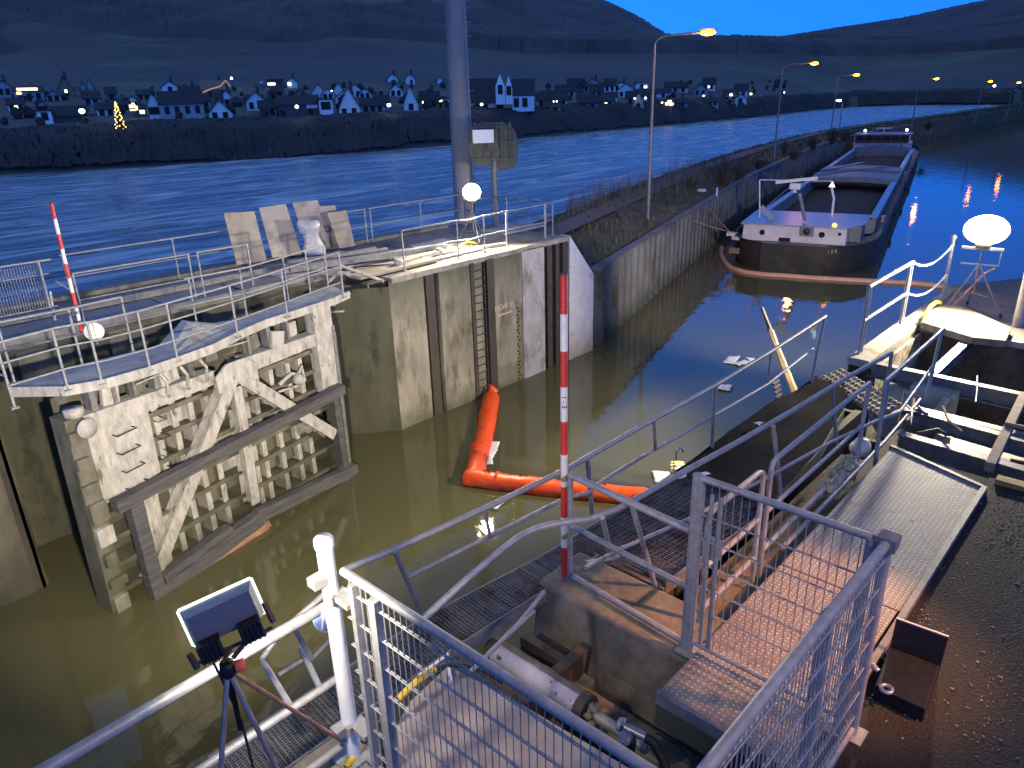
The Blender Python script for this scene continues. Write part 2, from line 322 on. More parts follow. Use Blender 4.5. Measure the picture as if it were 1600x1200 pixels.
# mole body
rows = []
prof = [(-.02, -5.2), (0, -1.42), (.25, -1.38), (1.5, -1.25), (2.6, -1.15), (4.2, -1.1), (5.6, -1.35), (7.0, -2.3), (8.4, -3.3), (9.6, -4.4)]
M2 = []
for i in range(len(MOLE)-1):
    a, b = MOLE[i], MOLE[i+1]; n = max(1, int((b[0]-a[0])/2.0))
    for k in range(n): t = k/n; M2.append((a[0]+(b[0]-a[0])*t, a[1]+(b[1]-a[1])*t))
M2.append(MOLE[-1])
for (x, y) in M2:
    g = min(1, max(0, (x-17)/6))
    rows.append([(x-.22*dy, y+dy, z+(noise.noise(Vector((x*.5, y*.5+dy, 3)))*.18 if dy > .3 else 0)) for dy, z in prof])
mb = MB(); mb.grid(rows); struct('mole_bank', mb, M['mole'])
def mole_z(x, y):
    yy = MOLE[0][1]
    for i in range(len(MOLE)-1):
        if MOLE[i][0] <= x <= MOLE[i+1][0]:
            yy = MOLE[i][1]+(MOLE[i+1][1]-MOLE[i][1])*(x-MOLE[i][0])/(MOLE[i+1][0]-MOLE[i][0])
    d = y-yy
    for i in range(len(prof)-1):
        if prof[i][0] <= d <= prof[i+1][0]: return prof[i][1]+(prof[i+1][1]-prof[i][1])*(d-prof[i][0])/(prof[i+1][0]-prof[i][0])
    return -1.4
# footpath on the mole
mb = MB(); mb.grid([[(x-.1, y+2.9, -1.06), (x-.1, y+4.1, -1.03)] for x, y in M2 if x > 20]); struct('mole_path', mb, mat('gravel_path', (.16, .14, .11), (.11, .095, .075), 6, .95, 0, .01, 40))
# sheet piling: trapezoid profile standing before the mole
def sheet_piles():
    pts = []; out = 0; acc = 0
    path = [Vector((x, y, 0)) for x, y in MOLE[1:11]]
    t = thing('sheet_pile_wall', 'long ribbed steel sheet pile wall holding the grassy bank beside the moored barge', 'sheet pile wall', (18.9, 14.2, WZ))
    line = []
    for i in range(len(path)-1):
        a, b = path[i], path[i+1]; L = (b-a).length; d = (b-a)/L; nrm = Vector((d.y, -d.x, 0)); s = -acc
        while s < L:
            for (ds, off) in ((0, .02), (.28, .02), (.36, .22), (.64, .22), (.72, .02)):
                if 0 <= s+ds <= L: line.append(a+d*(s+ds)+nrm*off)
            s += .8
        acc = L-(s-.8); acc = .8-acc if False else acc
    mb = MB(); z0, z1 = WZ-.8, -1.38
    for i in range(len(line)-1):
        mb.face([(line[i].x, line[i].y, z0), (line[i+1].x, line[i+1].y, z0), (line[i+1].x, line[i+1].y, z1), (line[i].x, line[i].y, z1)])
    mb.build('piling', M['sheet'], t)
    mb = MB()
    for i in range(len(path)-1):
        a, b = path[i], path[i+1]; d = (b-a).normalized(); nrm = Vector((d.y, -d.x, 0))
        mb.bar(a+nrm*.08+Vector((0, 0, -1.33)), b+nrm*.08+Vector((0, 0, -1.33)), .34, .08)
    mb.build('capping', M['sheet'], t)
sheet_piles()

# ------------------------------------------------------------------ far side of the chamber (y >= 13.8)
fw = thing('far_lock_wall', 'stained concrete chamber wall with ladder recess and dark grooves below the tripod floodlight', 'lock wall', (10.55, 14, WZ))
XE = 17.45
mb = MB(); mb.box((10.55, 14.12, -5.5), (XE, 18.6, -.06)); mb.box((-40, 15.4, -5.5), (10.55, 18.6, -.06)); mb.build('wall_core', M['groove'], fw)
mb = MB(); mb.prism([(10.55, 14.0, -5.5), (10.55, 15.5, -5.5), (9.15, 15.5, -5.5), (9.15, 15.1, -5.5)], None, (0, 0, 5.3)); mb.build('recess_cheek', M['conc_dark'], fw)
def panel(u0, u1, m, proud=0.0, v=520, z1=-.08, name='wall_panel'):
    b = MB(); b.box((xw(u0, v), 14.0-proud, -5.5), (xw(u1, v), 14.12, z1)); b.build(name, m, fw, bevel=.02)
panel(614, 668, M['conc_warm']); panel(690, 738, M['conc_warm'], .02); panel(775, 817, M['conc_warm'], .01)
panel(817, 851, M['conc_pale'], .03)
b = MB(); b.box((10.55, 14.02, -5.5), (xw(614, 520), 14.12, -.08)); b.build('edge_guard', M['groove'], fw)
b = MB()
for (u0, u1) in ((855, 862), (868, 873), (879, 887)): b.box((xw(u0, 480), 13.98, -5.5), (xw(u1, 480), 14.12, -.1))
b.build('guide_rail', M['dark_steel'], fw)
b = MB(); b.box((xw(672, 520), 14.03, -5.5), (xw(685, 520), 14.12, -.1)); b.box((xw(762, 520), 13.93, -5.5), (xw(772, 520), 14.12, -.1)); b.box((xw(738, 520), 13.95, -5.5), (xw(743, 520), 14.12, -.1)); b.build('steel_strip', M['groove'], fw)
b = MB(); x0, x1 = xw(744, 520), xw(760, 520)
b.box((x0, 14.06, -5.5), (x1, 14.12, -.1)); b.build('ladder_niche', M['conc_warm'], fw)
b = MB()
for k in range(17): b.tube([(x0-.02, 13.99, -.35-k*.225), (x1+.02, 13.99, -.35-k*.225)], .014, 6)
b.tube([(x0, 13.99, -.15), (x0, 13.99, -4.3)], .018, 6); b.tube([(x1, 13.99, -.15), (x1, 13.99, -4.3)], .018, 6)
b.build('ladder', M['dark_steel'], fw)
mk = mat('pinkish_white_lettering', (.62, .50, .43), (.5, .4, .34), 12, .9)
c = Q(788, 479, (0, 13.985), (1, 0))
text_part('painted_text', 'HSW III', .24, c, (1, 0, 0), (0, 0, 1), mk, fw)
b = MB(); a1 = Q(777, 494, (0, 13.985), (1, 0)); a2 = Q(800, 487, (0, 13.985), (1, 0)); b.box((a1.x, 13.98, a1.z-.015), (a2.x, 13.989, a1.z+.02)); b.build('painted_line', mk, fw)
# level gauge: alternating yellow and dark marks
gx = xw(810, 540)
b = MB(); b2 = MB()
for k in range(44):
    z = -1.75-k*.055
    (b if k % 2 else b2).box((gx-.05+(k//2 % 2)*.05, 13.975, z), (gx+(k//2 % 2)*.05, 13.989, z+.05))
b.build('level_gauge', mat('gauge_yellow', (.36, .27, .06), (.2, .15, .05), 20, .8), fw); b2.build('level_gauge', M['black'], fw)
# coping along the top of the wall, worn
def coping(t, pts, w_, m, name='coping', h=.14, top=0.0):
    b = MB()
    for i in range(len(pts)-1):
        a = Vector((*pts[i], top-h/2)); q = Vector((*pts[i+1], top-h/2)); b.bar(a, q, w_, h)
    return b.build(name, m, t, bevel=.015)
m_cop = mat('pale_coping_concrete', (.36, .33, .28), (.20, .185, .15), 5, .85, 0, .006, 20, c3=(.14, .13, .09), scale3=2.5, t3=(.55, .66))  # mottled concrete, paler than the deck
coping(fw, [(10.62, 14.12), (XE, 14.12)], .30, m_cop)
# wing wall closing the lock head towards the bank
t = thing('wing_wall', 'pale painted triangular wing wall sloping from the lock head down to the sheet piles', 'wall', (17.5, 14, WZ))
mb = MB(); e = Vector((0, .3, 0))
mb.prism([(XE, 13.97, -5.5), (18.75, 14.0, -5.5), (18.75, 14.0, -1.42), (XE+.02, 13.97, .02)], None, (0, .35, 0)); mb.build('wall_face', M['white_wall'], t)
# deck surface (far side)
mb = MB(); mb.box((10.6, 14.27, -.06), (XE, 18.6, -.004)); mb.box((-40, 15.4, -.06), (10.6, 18.6, -.004)); mb.box((-40, 13.8, -5.5), (2.15, 15.4, -.004)); struct('far_lock_deck', mb, M['conc_deck'])
# river-side parapet kerb and pale slabs lying on the far deck
mb = MB(); mb.box((-40, 18.3, 0.0), (XE-1, 18.6, .10)); struct('far_deck_kerb', mb, M['conc_deck'])
# machinery trench frame lines, cover plates (steel)
t = thing('machinery_trench_cover', 'row of flat grey steel cover plates along the far lock deck behind the gate', 'trench cover', (6, 16.2, 0))
x = 3.0
while x < 17:
    wdt = random.uniform(1.1, 2.0)
    b = MB(); b.box((x, 15.75, 0.0), (x+wdt-.06, 16.7+random.uniform(-.15, .1), .03+random.uniform(0, .03))); b.build('cover_plate', M['galvd'] if random.random() < .6 else M['conc_pale'], t); x += wdt
b = MB(); b.box((2.2, 15.42, 0.0), (10.2, 15.52, .12)); b.box((2.2, 17.0, 0.0), (12.5, 17.1, .14)); b.build('channel_beam', M['galvd'], t)
# recess wall details: patches of light painted as paler concrete at the back of the gate recess
t = thing('gate_recess_wall', 'dark concrete back wall of the gate recess with patches of light painted paler behind the walkway', 'wall', (6, 15.4, WZ))
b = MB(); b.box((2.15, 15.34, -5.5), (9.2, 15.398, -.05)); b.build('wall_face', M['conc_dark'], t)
b = MB(); b.box((4.6, 15.28, -.75), (5.3, 15.338, -.1)); b.box((6.5, 15.28, -.9), (7.6, 15.338, -.1)); b.box((3.0, 15.28, -.7), (3.9, 15.338, -.12)); b.build('lit_patch', M['conc_warm'], t)  # paler boxes stand for patches of light on the back wall
b = MB(); b.box((2.15, 13.8, -5.5), (2.2, 15.4, -.01)); b.build('side_face', M['conc_dark'], t)
# left chamber wall with vertical joints
lw = thing('upstream_lock_wall', 'dark brown chamber wall with vertical joints left of the open steel gate', 'lock wall', (0, 13.8, WZ))
x = -14.0
b = MB(); b2 = MB()
while x < 2.15:
    b.box((x, 13.72, -5.5), (min(x+.8, 2.15), 13.80, -.02)); b2.box((min(x+.8, 2.1), 13.76, -5.5), (min(x+.95, 2.15), 13.80, -.02)); x += .95
m_dw = mat('dark_brown_wall', (.16, .14, .10), (.09, .08, .055), 1.5, .85, 0, .01, 12, stretch=(1, 1, .4), c3=(.07, .07, .04), scale3=1.2, low=(-4.1, -3.0, (.05, .05, .03)))  # mottled brown, darker towards the bottom
b.build('wall_panel', m_dw, lw); b2.build('joint_strip', M['groove'], lw)
coping(lw, [(-14, 13.95), (2.2, 13.95)], .3, M['conc_deck'], top=.02)

# ------------------------------------------------------------------ near side of the chamber
# chamber wall y=3.55, gate recess x 1.9..11.6 (back wall y~2.2), machinery pit x 8.7..14, foreground pit x 1.9..4.1
nd = MB()
nd.box((-20, -20, -.30), (1.86, 3.30, -.004))      # deck upstream of pit (camera side)
nd.box((1.86, -20, -.30), (3.58, .90, -.004))
struct('near_lock_deck', nd, M['conc_deck'])
asp = MB(); asp.box((3.58, -20, -.30), (8.62, 1.05, -.002)); asp.box((8.62, -20, -.30), (60, -1.6, -.002)); asp.box((14.15, -1.6, -.3), (60, .3, -.002)); struct('asphalt_yard', asp, M['asphalt'])
mb = MB(); mb.box((14.15, .3, -.3), (17.6, 3.45, -.003)); mb.prism([(17.6, .3, -.3), (26, -3.5, -.3), (26, -1.5, -.3), (17.6, 3.45, -.3)], None, (0, 0, .297)); struct('downstream_deck', mb, mat('wet_dark_deck', (.10, .075, .065), (.06, .045, .04), 2.5, .6, 0, .008, 20, c3=(.16, .12, .09), scale3=1.5))
t = thing('near_lock_wall', 'concrete corner of the near chamber wall with worn pale coping below the chained railing', 'lock wall', (12.9, 3.6, WZ))
mb = MB(); mb.box((11.62, 3.25, -5.5), (14.15, 3.62, -.12)); mb.box((14.15, -4, -5.5), (17.6, 3.60, -.31)); mb.prism([(17.6, -4, -5.5), (26, -4, -5.5), (26, -1.5, -5.5), (17.6, 3.6, -5.5)], None, (0, 0, 5.19)); mb.build('wall_body', M['conc_dark'], t, bevel=.03)
m_sp = mat('spalled_concrete', (.46, .40, .30), (.30, .25, .18), 6, .85, 0, .03, 9, c3=(.12, .09, .06), scale3=3, t3=(.5, .62))
mb = MB(); mb.box((11.7, 3.20, -1.6), (14.1, 3.247, -.13)); mb.build('inner_face', m_sp, t)
coping(t, [(11.58, 3.46), (14.4, 3.46)], .34, m_cop, h=.12)
coping(t, [(14.45, 3.5), (17.6, 3.5)], .2, M['conc_deck'], h=.12)
t = thing('upstream_near_wall', 'shaded near chamber wall below the floodlit foreground railing', 'lock wall', (0, 3.4, WZ))
mb = MB(); mb.box((-20, 3.0, -5.5), (1.86, 3.50, -.31)); mb.box((-20, 3.28, -.31), (1.86, 3.52, .0)); mb.build('wall_body', M['conc_brown'], t, bevel=.03)
# ------------------------------------------------------------------ far bank, hills
BE = [(-700, 330), (-300, 296), (0, 275), (300, 256), (600, 236), (850, 213), (1000, 200), (1180, 184), (1280, 172), (1340, 167), (1420, 164.5), (1600, 163.5)]
def lerp(tab, u):
    if u <= tab[0][0]: return tab[0][1]
    for i in range(len(tab)-1):
        if u <= tab[i+1][0]:
            a, b = tab[i], tab[i+1]; return a[1]+(b[1]-a[1])*(u-a[0])/(b[0]-a[0])
    return tab[-1][1]
def edge_r(u):
    if u <= 1600: p = P(u, lerp(BE, u), WZ); return math.hypot(p.x, p.y)
    return lerp([(1600, 330), (1700, 250), (1850, 170), (2100, 110), (2600, 70)], u)
RID = [(-700, -330), (0, -150), (500, -75), (700, -30), (840, -22), (900, -6), (950, 14), (990, 34), (1030, 60), (1060, 80), (1092, 90), (1130, 83), (1200, 70), (1300, 52), (1400, 36), (1480, 18), (1550, 4), (1600, -8), (1750, -40), (2100, -120), (2600, -220)]
def hdir(u): r = ray(u, _hor(u)); L = math.hypot(r.x, r.y); return Vector((r.x/L, r.y/L, 0))
def zat(u, v, r): return D(u, v, r).z
PRO = [(0, -4.6), (4, -2.4), (9, .0), (16, 1.0), (30, 1.6), (60, 3.5), (110, 8.5), (170, 16), (230, 27)]
def ground(u, r):
    e = edge_r(u); d = r-e
    if d <= 230: return lerp(PRO, d)
    rr = e+560; zr = zat(u, lerp(RID, u), rr); t = min(1.25, (d-230)/(330.0)); s = t*t*(3-2*t) if t < 1 else 1.0
    s = .55*t+.45*s if t < 1 else 1-(t-1)*.4
    return 27+(zr-27)*s
def gpt(u, r): p = hdir(u)*r; return Vector((p.x, p.y, ground(u, r)))
rows = []
us = [-700+i*22 for i in range(151)]
offs = [-2, 0, 4, 9, 16, 30, 45, 60, 85, 110, 140, 170, 200, 230, 260, 290, 330, 370, 410, 450, 485, 520, 545, 560, 590, 640]
for u in us:
    e = edge_r(u); row = []
    for o in offs:
        p = gpt(u, e+o)
        if o > 60 and False: p.z += noise.noise(Vector((p.x*.012, p.y*.012, 0)))*min(1, (o-60)/200)*(14 if o < 545 else 3)+noise.noise(Vector((p.x*.06, p.y*.06, 5)))*2*min(1, (o-60)/200)
        row.append(p)
    rows.append(row)
m_hill = mat('vineyard_hill', (.17, .145, .115), (.10, .086, .078), .010, .95, 0, 1.2, .08, detail=5, c3=(.17, .18, .12), scale3=.006, t3=(.50, .56))
mb = MB(); mb.grid(rows); struct('vineyard_hills', mb, m_hill)
# wood: many small crowns, on the ridge and in dark patches
rnd = random.Random(5)
def crowns(n, name, m, fn, lo, hi, label, cat):
    mb = MB(); c = 0; tries = 0
    while c < n and tries < n*20:
        tries += 1; q = fn()
        if q is None: continue
        u, r = q; p = gpt(u, r); s = rnd.uniform(lo, hi)
        k = 6; vs = [p+Vector((0, 0, s*1.25))]; a0 = rnd.random()*6
        for lvl, (rr, zz) in enumerate(((.45, .95), (.62, .5), (.4, -.1))):
            for i in range(k):
                a = a0+i*2*math.pi/k+lvl*.4; j = rnd.uniform(.65, 1.3)
                vs.append(p+Vector((math.cos(a)*rr*s*j, math.sin(a)*rr*s*j, s*zz*rnd.uniform(.85, 1.15))))
        fs = [(0, 1+i, 1+(i+1) % k) for i in range(k)]+[(1+l*k+i, 1+(l+1)*k+i, 1+(l+1)*k+(i+1) % k, 1+l*k+(i+1) % k) for l in range(2) for i in range(k)]
        mb.add(vs, fs); c += 1
    o = mb.build(name, m, loc=(0, 0, 0)); tag(o, label, cat, None, 'stuff'); return o
m_wood = mat('bare_winter_wood', (.15, .12, .11), (.075, .062, .058), .03, .95)
m_bush = mat('dark_riverside_scrub', (.04, .033, .03), (.075, .062, .055), .15, .95)
def canopy(name, m, u0, u1, du, o0, o1, do, hfn, label, cat):
    """one ragged tree canopy sheet over the terrain; drops under the ground where nothing grows"""
    rows = []; u = u0
    while u <= u1:
        e = edge_r(u); row = []; o = o0
        while o <= o1:
            p = gpt(u, e+o); h = hfn(u, o, p); p.z += h if h <= 0 else h*(.8+.2*rnd.random())+rnd.uniform(-.3, .3)*min(1, h/3)
            j_ = .7 if h > 2 else .3; p.x += rnd.uniform(-j_, j_); p.y += rnd.uniform(-j_, j_); row.append(p); o += do
        rows.append(row); u += du
    mb = MB(); mb.grid(rows, True); o_ = mb.build(name, m, loc=(0, 0, 0)); tag(o_, label, cat, None, 'stuff')
def h_wood(u, o, p):
    nn = noise.noise(Vector((p.x*.006, p.y*.006, 2.2)))+.35*noise.noise(Vector((p.x*.02, p.y*.02, 7)))
    thr = .10 if u < 820 else -.22
    if u > 1090: thr = -.75
    if o > 520: thr = -1
    if o < 200: return -4
    k = min(1, max(-1, (nn-thr)*9)); return 7*k-1.5
canopy('hillside_wood', m_wood, -60, 1760, 3.6, 190, 590, 7.5, h_wood, 'dark leafless woods on the hillsides and ridges under the blue sky', 'wood')
def h_bank(u, o, p):
    n_ = noise.noise(Vector((p.x*.05, p.y*.05, 1)))+.5*noise.noise(Vector((p.x*.2, p.y*.2, 4)))
    return .75+.8*n_+rnd.uniform(-.12, .12) if o < 20 else -1.5
canopy('riverside_scrub', m_bush, -60, 1700, 2.6, 1, 26, 1.5, h_bank, 'dark scrub covering the far river bank below the houses', 'scrub')
def f_vil():
    u = rnd.uniform(-40, 1230); return u, edge_r(u)+rnd.uniform(24, 100)
crowns(110, 'village_trees', m_bush, f_vil, .8, 1.8, 'dark garden trees scattered between the village houses', 'trees')

# ------------------------------------------------------------------ village
def fwd_r(u, vb, lo=10, hi=330):
    # distance at which the ground meets the sight line of a house's foot
    e = edge_r(u); best = None
    for i in range(200):
        r = e+lo+(hi-lo)*i/199
        d = abs(ground(u, r)-zat(u, vb, r))
        if best is None or d < best[0]: best = (d, r)
    return best[1]
def house(u0, u1, vb, vt, kind, wall, label, wins=(), lit=(), chim=True, roofk=.5, roofm='roof', cat='house', depth=None, name='village_house', group=None, lean=False):
    uc = (u0+u1)/2; r = fwd_r(uc, vb); dv = hdir(uc); a = D(u0, vb, r); b = D(u1, vb, r)
    wd = (Vector((b.x, b.y))-Vector((a.x, a.y))).length; zb = ground(uc, r); base = Vector((dv.x*r, dv.y*r, zb))
    rt = Vector((dv.y, -dv.x, 0)); H = zat(uc, vt, r)-zb; H = max(H, 1.6)
    dp = depth or max(6.0, min(wd*1.1, 11)); up = Vector((0, 0, 1)); hw = wd/2
    t = thing(name, label, cat, base, group)
    if kind == 'g': eh = H*(1-roofk)
    elif kind == 'f': eh = H
    else: eh = H*(1-roofk)
    def L(x, y, z): return base+rt*x+dv*y+up*(z-.0)
    mb = MB(); lo = -1.2
    if kind == 'g':
        mb.prism([L(-hw, 0, lo), L(hw, 0, lo), L(hw, 0, eh), L(0, 0, H), L(-hw, 0, eh)], None, dv*dp)
    elif kind == 'e':
        mb.prism([L(-hw, 0, lo), L(-hw, 0, eh), L(-hw, dp/2, H), L(-hw, dp, eh), L(-hw, dp, lo)], None, rt*wd)
    else: mb.prism([L(-hw, 0, lo), L(hw, 0, lo), L(hw, 0, eh), L(-hw, 0, eh)], None, dv*dp)
    mb.build('wall', M[wall], t)
    ro = MB(); q = .18
    if kind == 'g':
        for s in (-1, 1):
            sl = (H-eh)/hw; o = .35
            ro.prism([L(s*(hw+o), -.4, eh-sl*o+.03), L(0, -.4, H+.03), L(0, -.4, H+.03+q), L(s*(hw+o), -.4, eh-sl*o+.03+q)], None, dv*(dp+.8))
    elif kind == 'e':
        for s in (0, 1):
            y0, y1 = (-.4, dp/2) if s == 0 else (dp+.4, dp/2); sl = (H-eh)/(dp/2)
            ro.prism([L(-hw-.3, y0, eh-sl*.4+.03), L(-hw-.3, y1, H+.03), L(-hw-.3, y1, H+.03+q), L(-hw-.3, y0, eh-sl*.4+.03+q)], None, rt*(wd+.6))
    else: ro.prism([L(-hw-.3, -.3, H+.01), L(hw+.3, -.3, H+.01), L(hw+.3, -.3, H+.25), L(-hw-.3, -.3, H+.25)], None, dv*(dp+.6))
    rf = ro.build('roof', M[roofm], t)
    if chim and kind != 'f':
        c = MB(); cc = L(hw*.3, dp*.55, H*.97); c.obox(cc+up*.5, rt, dv, up, .35, .35, .9); c.build('chimney', M['wall_d'], rf)
    for (fx, fz, ww, hh) in wins:
        b = MB(); b.obox(L(-hw+fx*wd, -.03, fz*eh if kind != 'G' else fz*H), rt, dv, up, ww/2, .05, hh/2); b.build('window', M['win'], t)
    for (fx, fz, ww, hh, mm) in lit:
        b = MB(); b.obox(L(-hw+fx*wd, -.05, fz*H), rt, dv, up, ww*.33, .06, hh*.32); b.build('lit_window', M[mm], t)
    return t, L, hw, eh, H, dp
w2 = ((.25, .55, .9, 1.3), (.7, .55, .9, 1.3)); w3 = ((.2, .5, .9, 1.2), (.5, .5, .9, 1.2), (.8, .5, .9, 1.2)); w1 = ((.5, .6, 1, 1.3),)
w4 = ((.15, .6, .8, 1.3), (.38, .6, .8, 1.3), (.62, .6, .8, 1.3), (.85, .6, .8, 1.3))
house(3, 27, 152, 126, 'g', 'wall_g', 'pale grey gabled house at the far left edge of the village', w2, roofk=.35)
house(28, 75, 158, 136, 'e', 'wall_g', 'long grey hillside house with a bright lit upper window strip, far left', w3, ((.48, .86, 6, .8, 'lit_yellow'), (.18, .62, 1.3, 1.2, 'lit_yellow')), roofk=.3)
house(97, 122, 152, 119, 'g', 'wall_b', 'brownish steep gabled house with a small lamp, right of the lit strip house', w1, ((.5, .3, .8, 1, 'lit_white'),), roofk=.6)
house(133, 142, 140, 127, 'g', 'wall_g', 'small pale gable left of a matching one behind the brown house', roofk=.7, chim=False)
house(143, 153, 139, 122, 'g', 'wall_g', 'small taller pale gable right of a matching one behind the brown house', roofk=.7, chim=False)
house(56, 79, 194, 174, 'f', 'wall_w', 'low white block nearest the river on the far left', w1)
house(80, 126, 191, 167, 'e', 'wall_d', 'dark long-roofed boathouse with a pale edge beside the low white block', roofk=.55, chim=False)
house(180, 203, 172, 158, 'e', 'wall_g', 'dark roofed house with a pale band just above the lit fir tree', w2, roofk=.5)
house(205, 226, 184, 164, 'e', 'wall_d', 'dark house with bright yellow upper windows right of the lit fir tree', (), ((.1, .8, 1.6, 1.6, 'lit_yellow'), (.3, .78, 1.2, 1, 'lit_yellow'), (.75, .45, 1.2, .9, 'lit_white')), roofk=.3)
house(231, 249, 186, 146, 'g', 'wall_w', 'tall white gable end at the left of the big grey guest house', w2, roofk=.4)
house(250, 318, 187, 143, 'e', 'wall_g', 'big grey riverside guest house with a broad dark roof', w4, roofk=.42)
house(251, 268, 166, 153, 'f', 'wall_w', 'small white flat block standing between white gable and grey guest house', w1)
house(258, 283, 146, 127, 'g', 'wall_w', 'white house with a rounded gable above the grey guest house', w1, roofk=.45)
house(284, 318, 146, 134, 'e', 'wall_d', 'dark hillside barn right of the rounded white gable', roofk=.6)
t, L, hw, eh, H, dp = house(320, 364, 158, 126, 'e', 'wall_b', 'brown house whose roof edge is traced by a warm string of lights', w2, roofk=.4, roofm='wall_b')
b = MB(); b.tube([L(-hw, -.5, H*.45), L(-hw*.4, -.5, H*.6), L(hw*.3, -.5, H*.72), L(hw*.75, -.5, H*1.0), L(hw, -.5, H*.7)], .16, 5); b.build('light_string', emis('dim_warm_string', (1, .55, .3), .05), t)
house(343, 368, 166, 141, 'g', 'wall_w', 'white house with a steep gable and sloping white verge', w1, roofk=.6)
house(324, 361, 186, 157, 'g', 'wall_w', 'white riverside house with a pointed middle gable', w2, roofk=.7)
house(385, 416, 173, 144, 'g', 'wall_w', 'pale blue looking gabled house left of the long dark terrace', w2, roofk=.5)
house(404, 432, 180, 158, 'e', 'wall_g', 'low grey annex in front of the long dark terrace', w2)
house(422, 447, 137, 125, 'f', 'wall_d', 'hillside house with one brightly lit white window', (), ((.25, .5, 3, .9, 'lit_white'),))
house(452, 468, 137, 122, 'g', 'wall_w', 'small hillside house with a yellow lit window', (), ((.25, .4, 1.3, 1.2, 'lit_yellow'),), roofk=.4)
house(434, 497, 182, 150, 'e', 'wall_d', 'long dark terrace with three small white windows', ((.1, .3, .9, 1.2), (.8, .3, .9, 1.2)), ((.74, .52, .9, 1.4, 'wall_w'), (.84, .52, .9, 1.4, 'wall_w'), (.93, .52, .9, 1.4, 'wall_w')), roofk=.4)  # the three upper panes are plain white render
house(498, 519, 182, 156, 'f', 'wall_w', 'white boxy house closing the long dark terrace', ((.5, .65, 1.8, 1.4),))
house(487, 512, 152, 132, 'g', 'wall_w', 'white gable left of a twin above the boxy white house', roofk=.75, chim=False)
house(520, 541, 152, 129, 'g', 'wall_w', 'white gable right of its twin above the boxy white house', roofk=.75, chim=False)
house(528, 562, 181, 137, 'g', 'wall_w', 'tall white steep gabled house in the middle of the riverfront', w2, roofk=.75)
house(563, 600, 176, 154, 'e', 'wall_g', 'grey low house right of the tall steep white gable', w3)
house(608, 624, 128, 116, 'g', 'wall_w', 'white hillside house with pointed roof beside a tiny lamp', roofk=.5)
house(636, 650, 132, 116, 'g', 'wall_w', 'white rounded hillside house above the narrow pointed gable', roofk=.4)
house(630, 653, 173, 134, 'g', 'wall_w', 'narrow white pointed gable house left of the concrete mast', w1, roofk=.75)
house(656, 686, 170, 143, 'e', 'wall_b', 'reddish walled house with a lit lamp left of the concrete mast', w2, ((.2, .4, 1, .9, 'lit_white'),))
house(672, 706, 170, 155, 'f', 'wall_w', 'low white house with a glowing lamp directly left of the mast', w2, ((.45, .75, 1.3, .9, 'lit_yellow'),))
house(684, 694, 130, 120, 'g', 'wall_w', 'tiny white gable high up left of the mast', roofk=.6, chim=False)
for k in range(50):
    u = 12+k*23.2+rnd.uniform(-7, 7)
    if 700 < u < 840: u += 150
    wv = rnd.uniform(15, 30); vb = lerp([(0, 172), (600, 160), (1200, 150)], u)+rnd.uniform(-14, 16); hh = rnd.uniform(12, 22)
    house(u, u+wv, vb, vb-hh, rnd.choice('gee'), rnd.choice(['wall_g', 'wall_w', 'wall_w', 'wall_b']), 'small dim house among the crowded rows of the far village', w2 if wv > 17 else w1, ((.5, .3, .9, .9, 'lit_yellow'),) if rnd.random() < .2 else (), roofk=.5, group='small dim houses in the crowded rows of the far village', chim=False)
# church
uc = 785; r = fwd_r(uc, 176); dv = hdir(uc); rt = Vector((dv.y, -dv.x, 0)); up = Vector((0, 0, 1)); zb = ground(uc, r); px = r/ (FPX*1.05)
base = dv*r+up*zb
ch = thing('village_church', 'village church with twin white pointed spires and a huge dark slate roof', 'church', base)
def cl(u, v): return rt*((u-uc)*px)+up*(zat(uc, v, r)-zb)+base
def quad_prism(name, pts, off, dep, m, par): b = MB(); b.prism([cl(*p)+dv*off for p in pts], None, dv*dep); return b.build(name, m, par)
nv = quad_prism('wall', [(733, 176), (773, 176), (773, 160), (733, 160)], 0, 10, M['wall_w'], ch)
quad_prism('wall', [(800, 175), (833, 175), (833, 151), (800, 151)], -1, 11, M['wall_w'], ch)
b = MB()
for (ua, ub, ve, vr) in ((732, 776, 161, 122), (798, 835, 151, 124)):
    for s in (0, 1):
        y0, y1 = (-1.2, 6) if s == 0 else (13, 6)
        b.prism([cl(ua, ve)+dv*y0, cl(ua+2, vr)+dv*y1, cl(ua+2, vr-1.5)+dv*y1, cl(ua, ve-1.5)+dv*y0], None, rt*((ub-ua)*px))
b.build('roof', M['roof'], ch)
for (ua, ub, vs, vt) in ((775, 789, 135, 116), (790, 800, 137, 119)):
    b = MB(); w_ = (ub-ua)*px; h0 = cl(ua, 163)-dv*2; zt = zat(uc, vs, r)-zat(uc, 163, r)
    b.obox(cl((ua+ub)/2, (163+vs)/2)+dv*(w_/2-2), rt, dv, up, w_/2, w_/2, zt/2); tw = b.build('tower', M['wall_w'], ch)
    b = MB(); cc = cl((ua+ub)/2, vs)+dv*(w_/2-2); ap = cl((ua+ub)/2, vt)+dv*(w_/2-2); cs = [cc+rt*sx*w_/2+dv*sy*w_/2 for sx, sy in ((-1, -1), (1, -1), (1, 1), (-1, 1))]
    for i in range(4): b.face([cs[i], cs[(i+1) % 4], ap])
    b.build('spire', M['wall_w'], tw)
    b = MB(); b.obox(cl((ua+ub)/2, vs+5)-dv*2.05, rt, dv, up, .5, .06, .9); b.build('louvre', M['win'], tw)
for (u, v, off) in ((745.5, 169, -.06), (758.5, 169, -.06), (806, 161, -1.06), (819, 161, -1.06)):
    b = MB(); b.obox(cl(u, v)+dv*off, rt, dv, up, .55, .06, .9); b.lathe([(.55, -.06), (.55, .06)], cl(u, v)+dv*off+up*.9, 12, dv); b.build('arched_window', M['win'], ch)
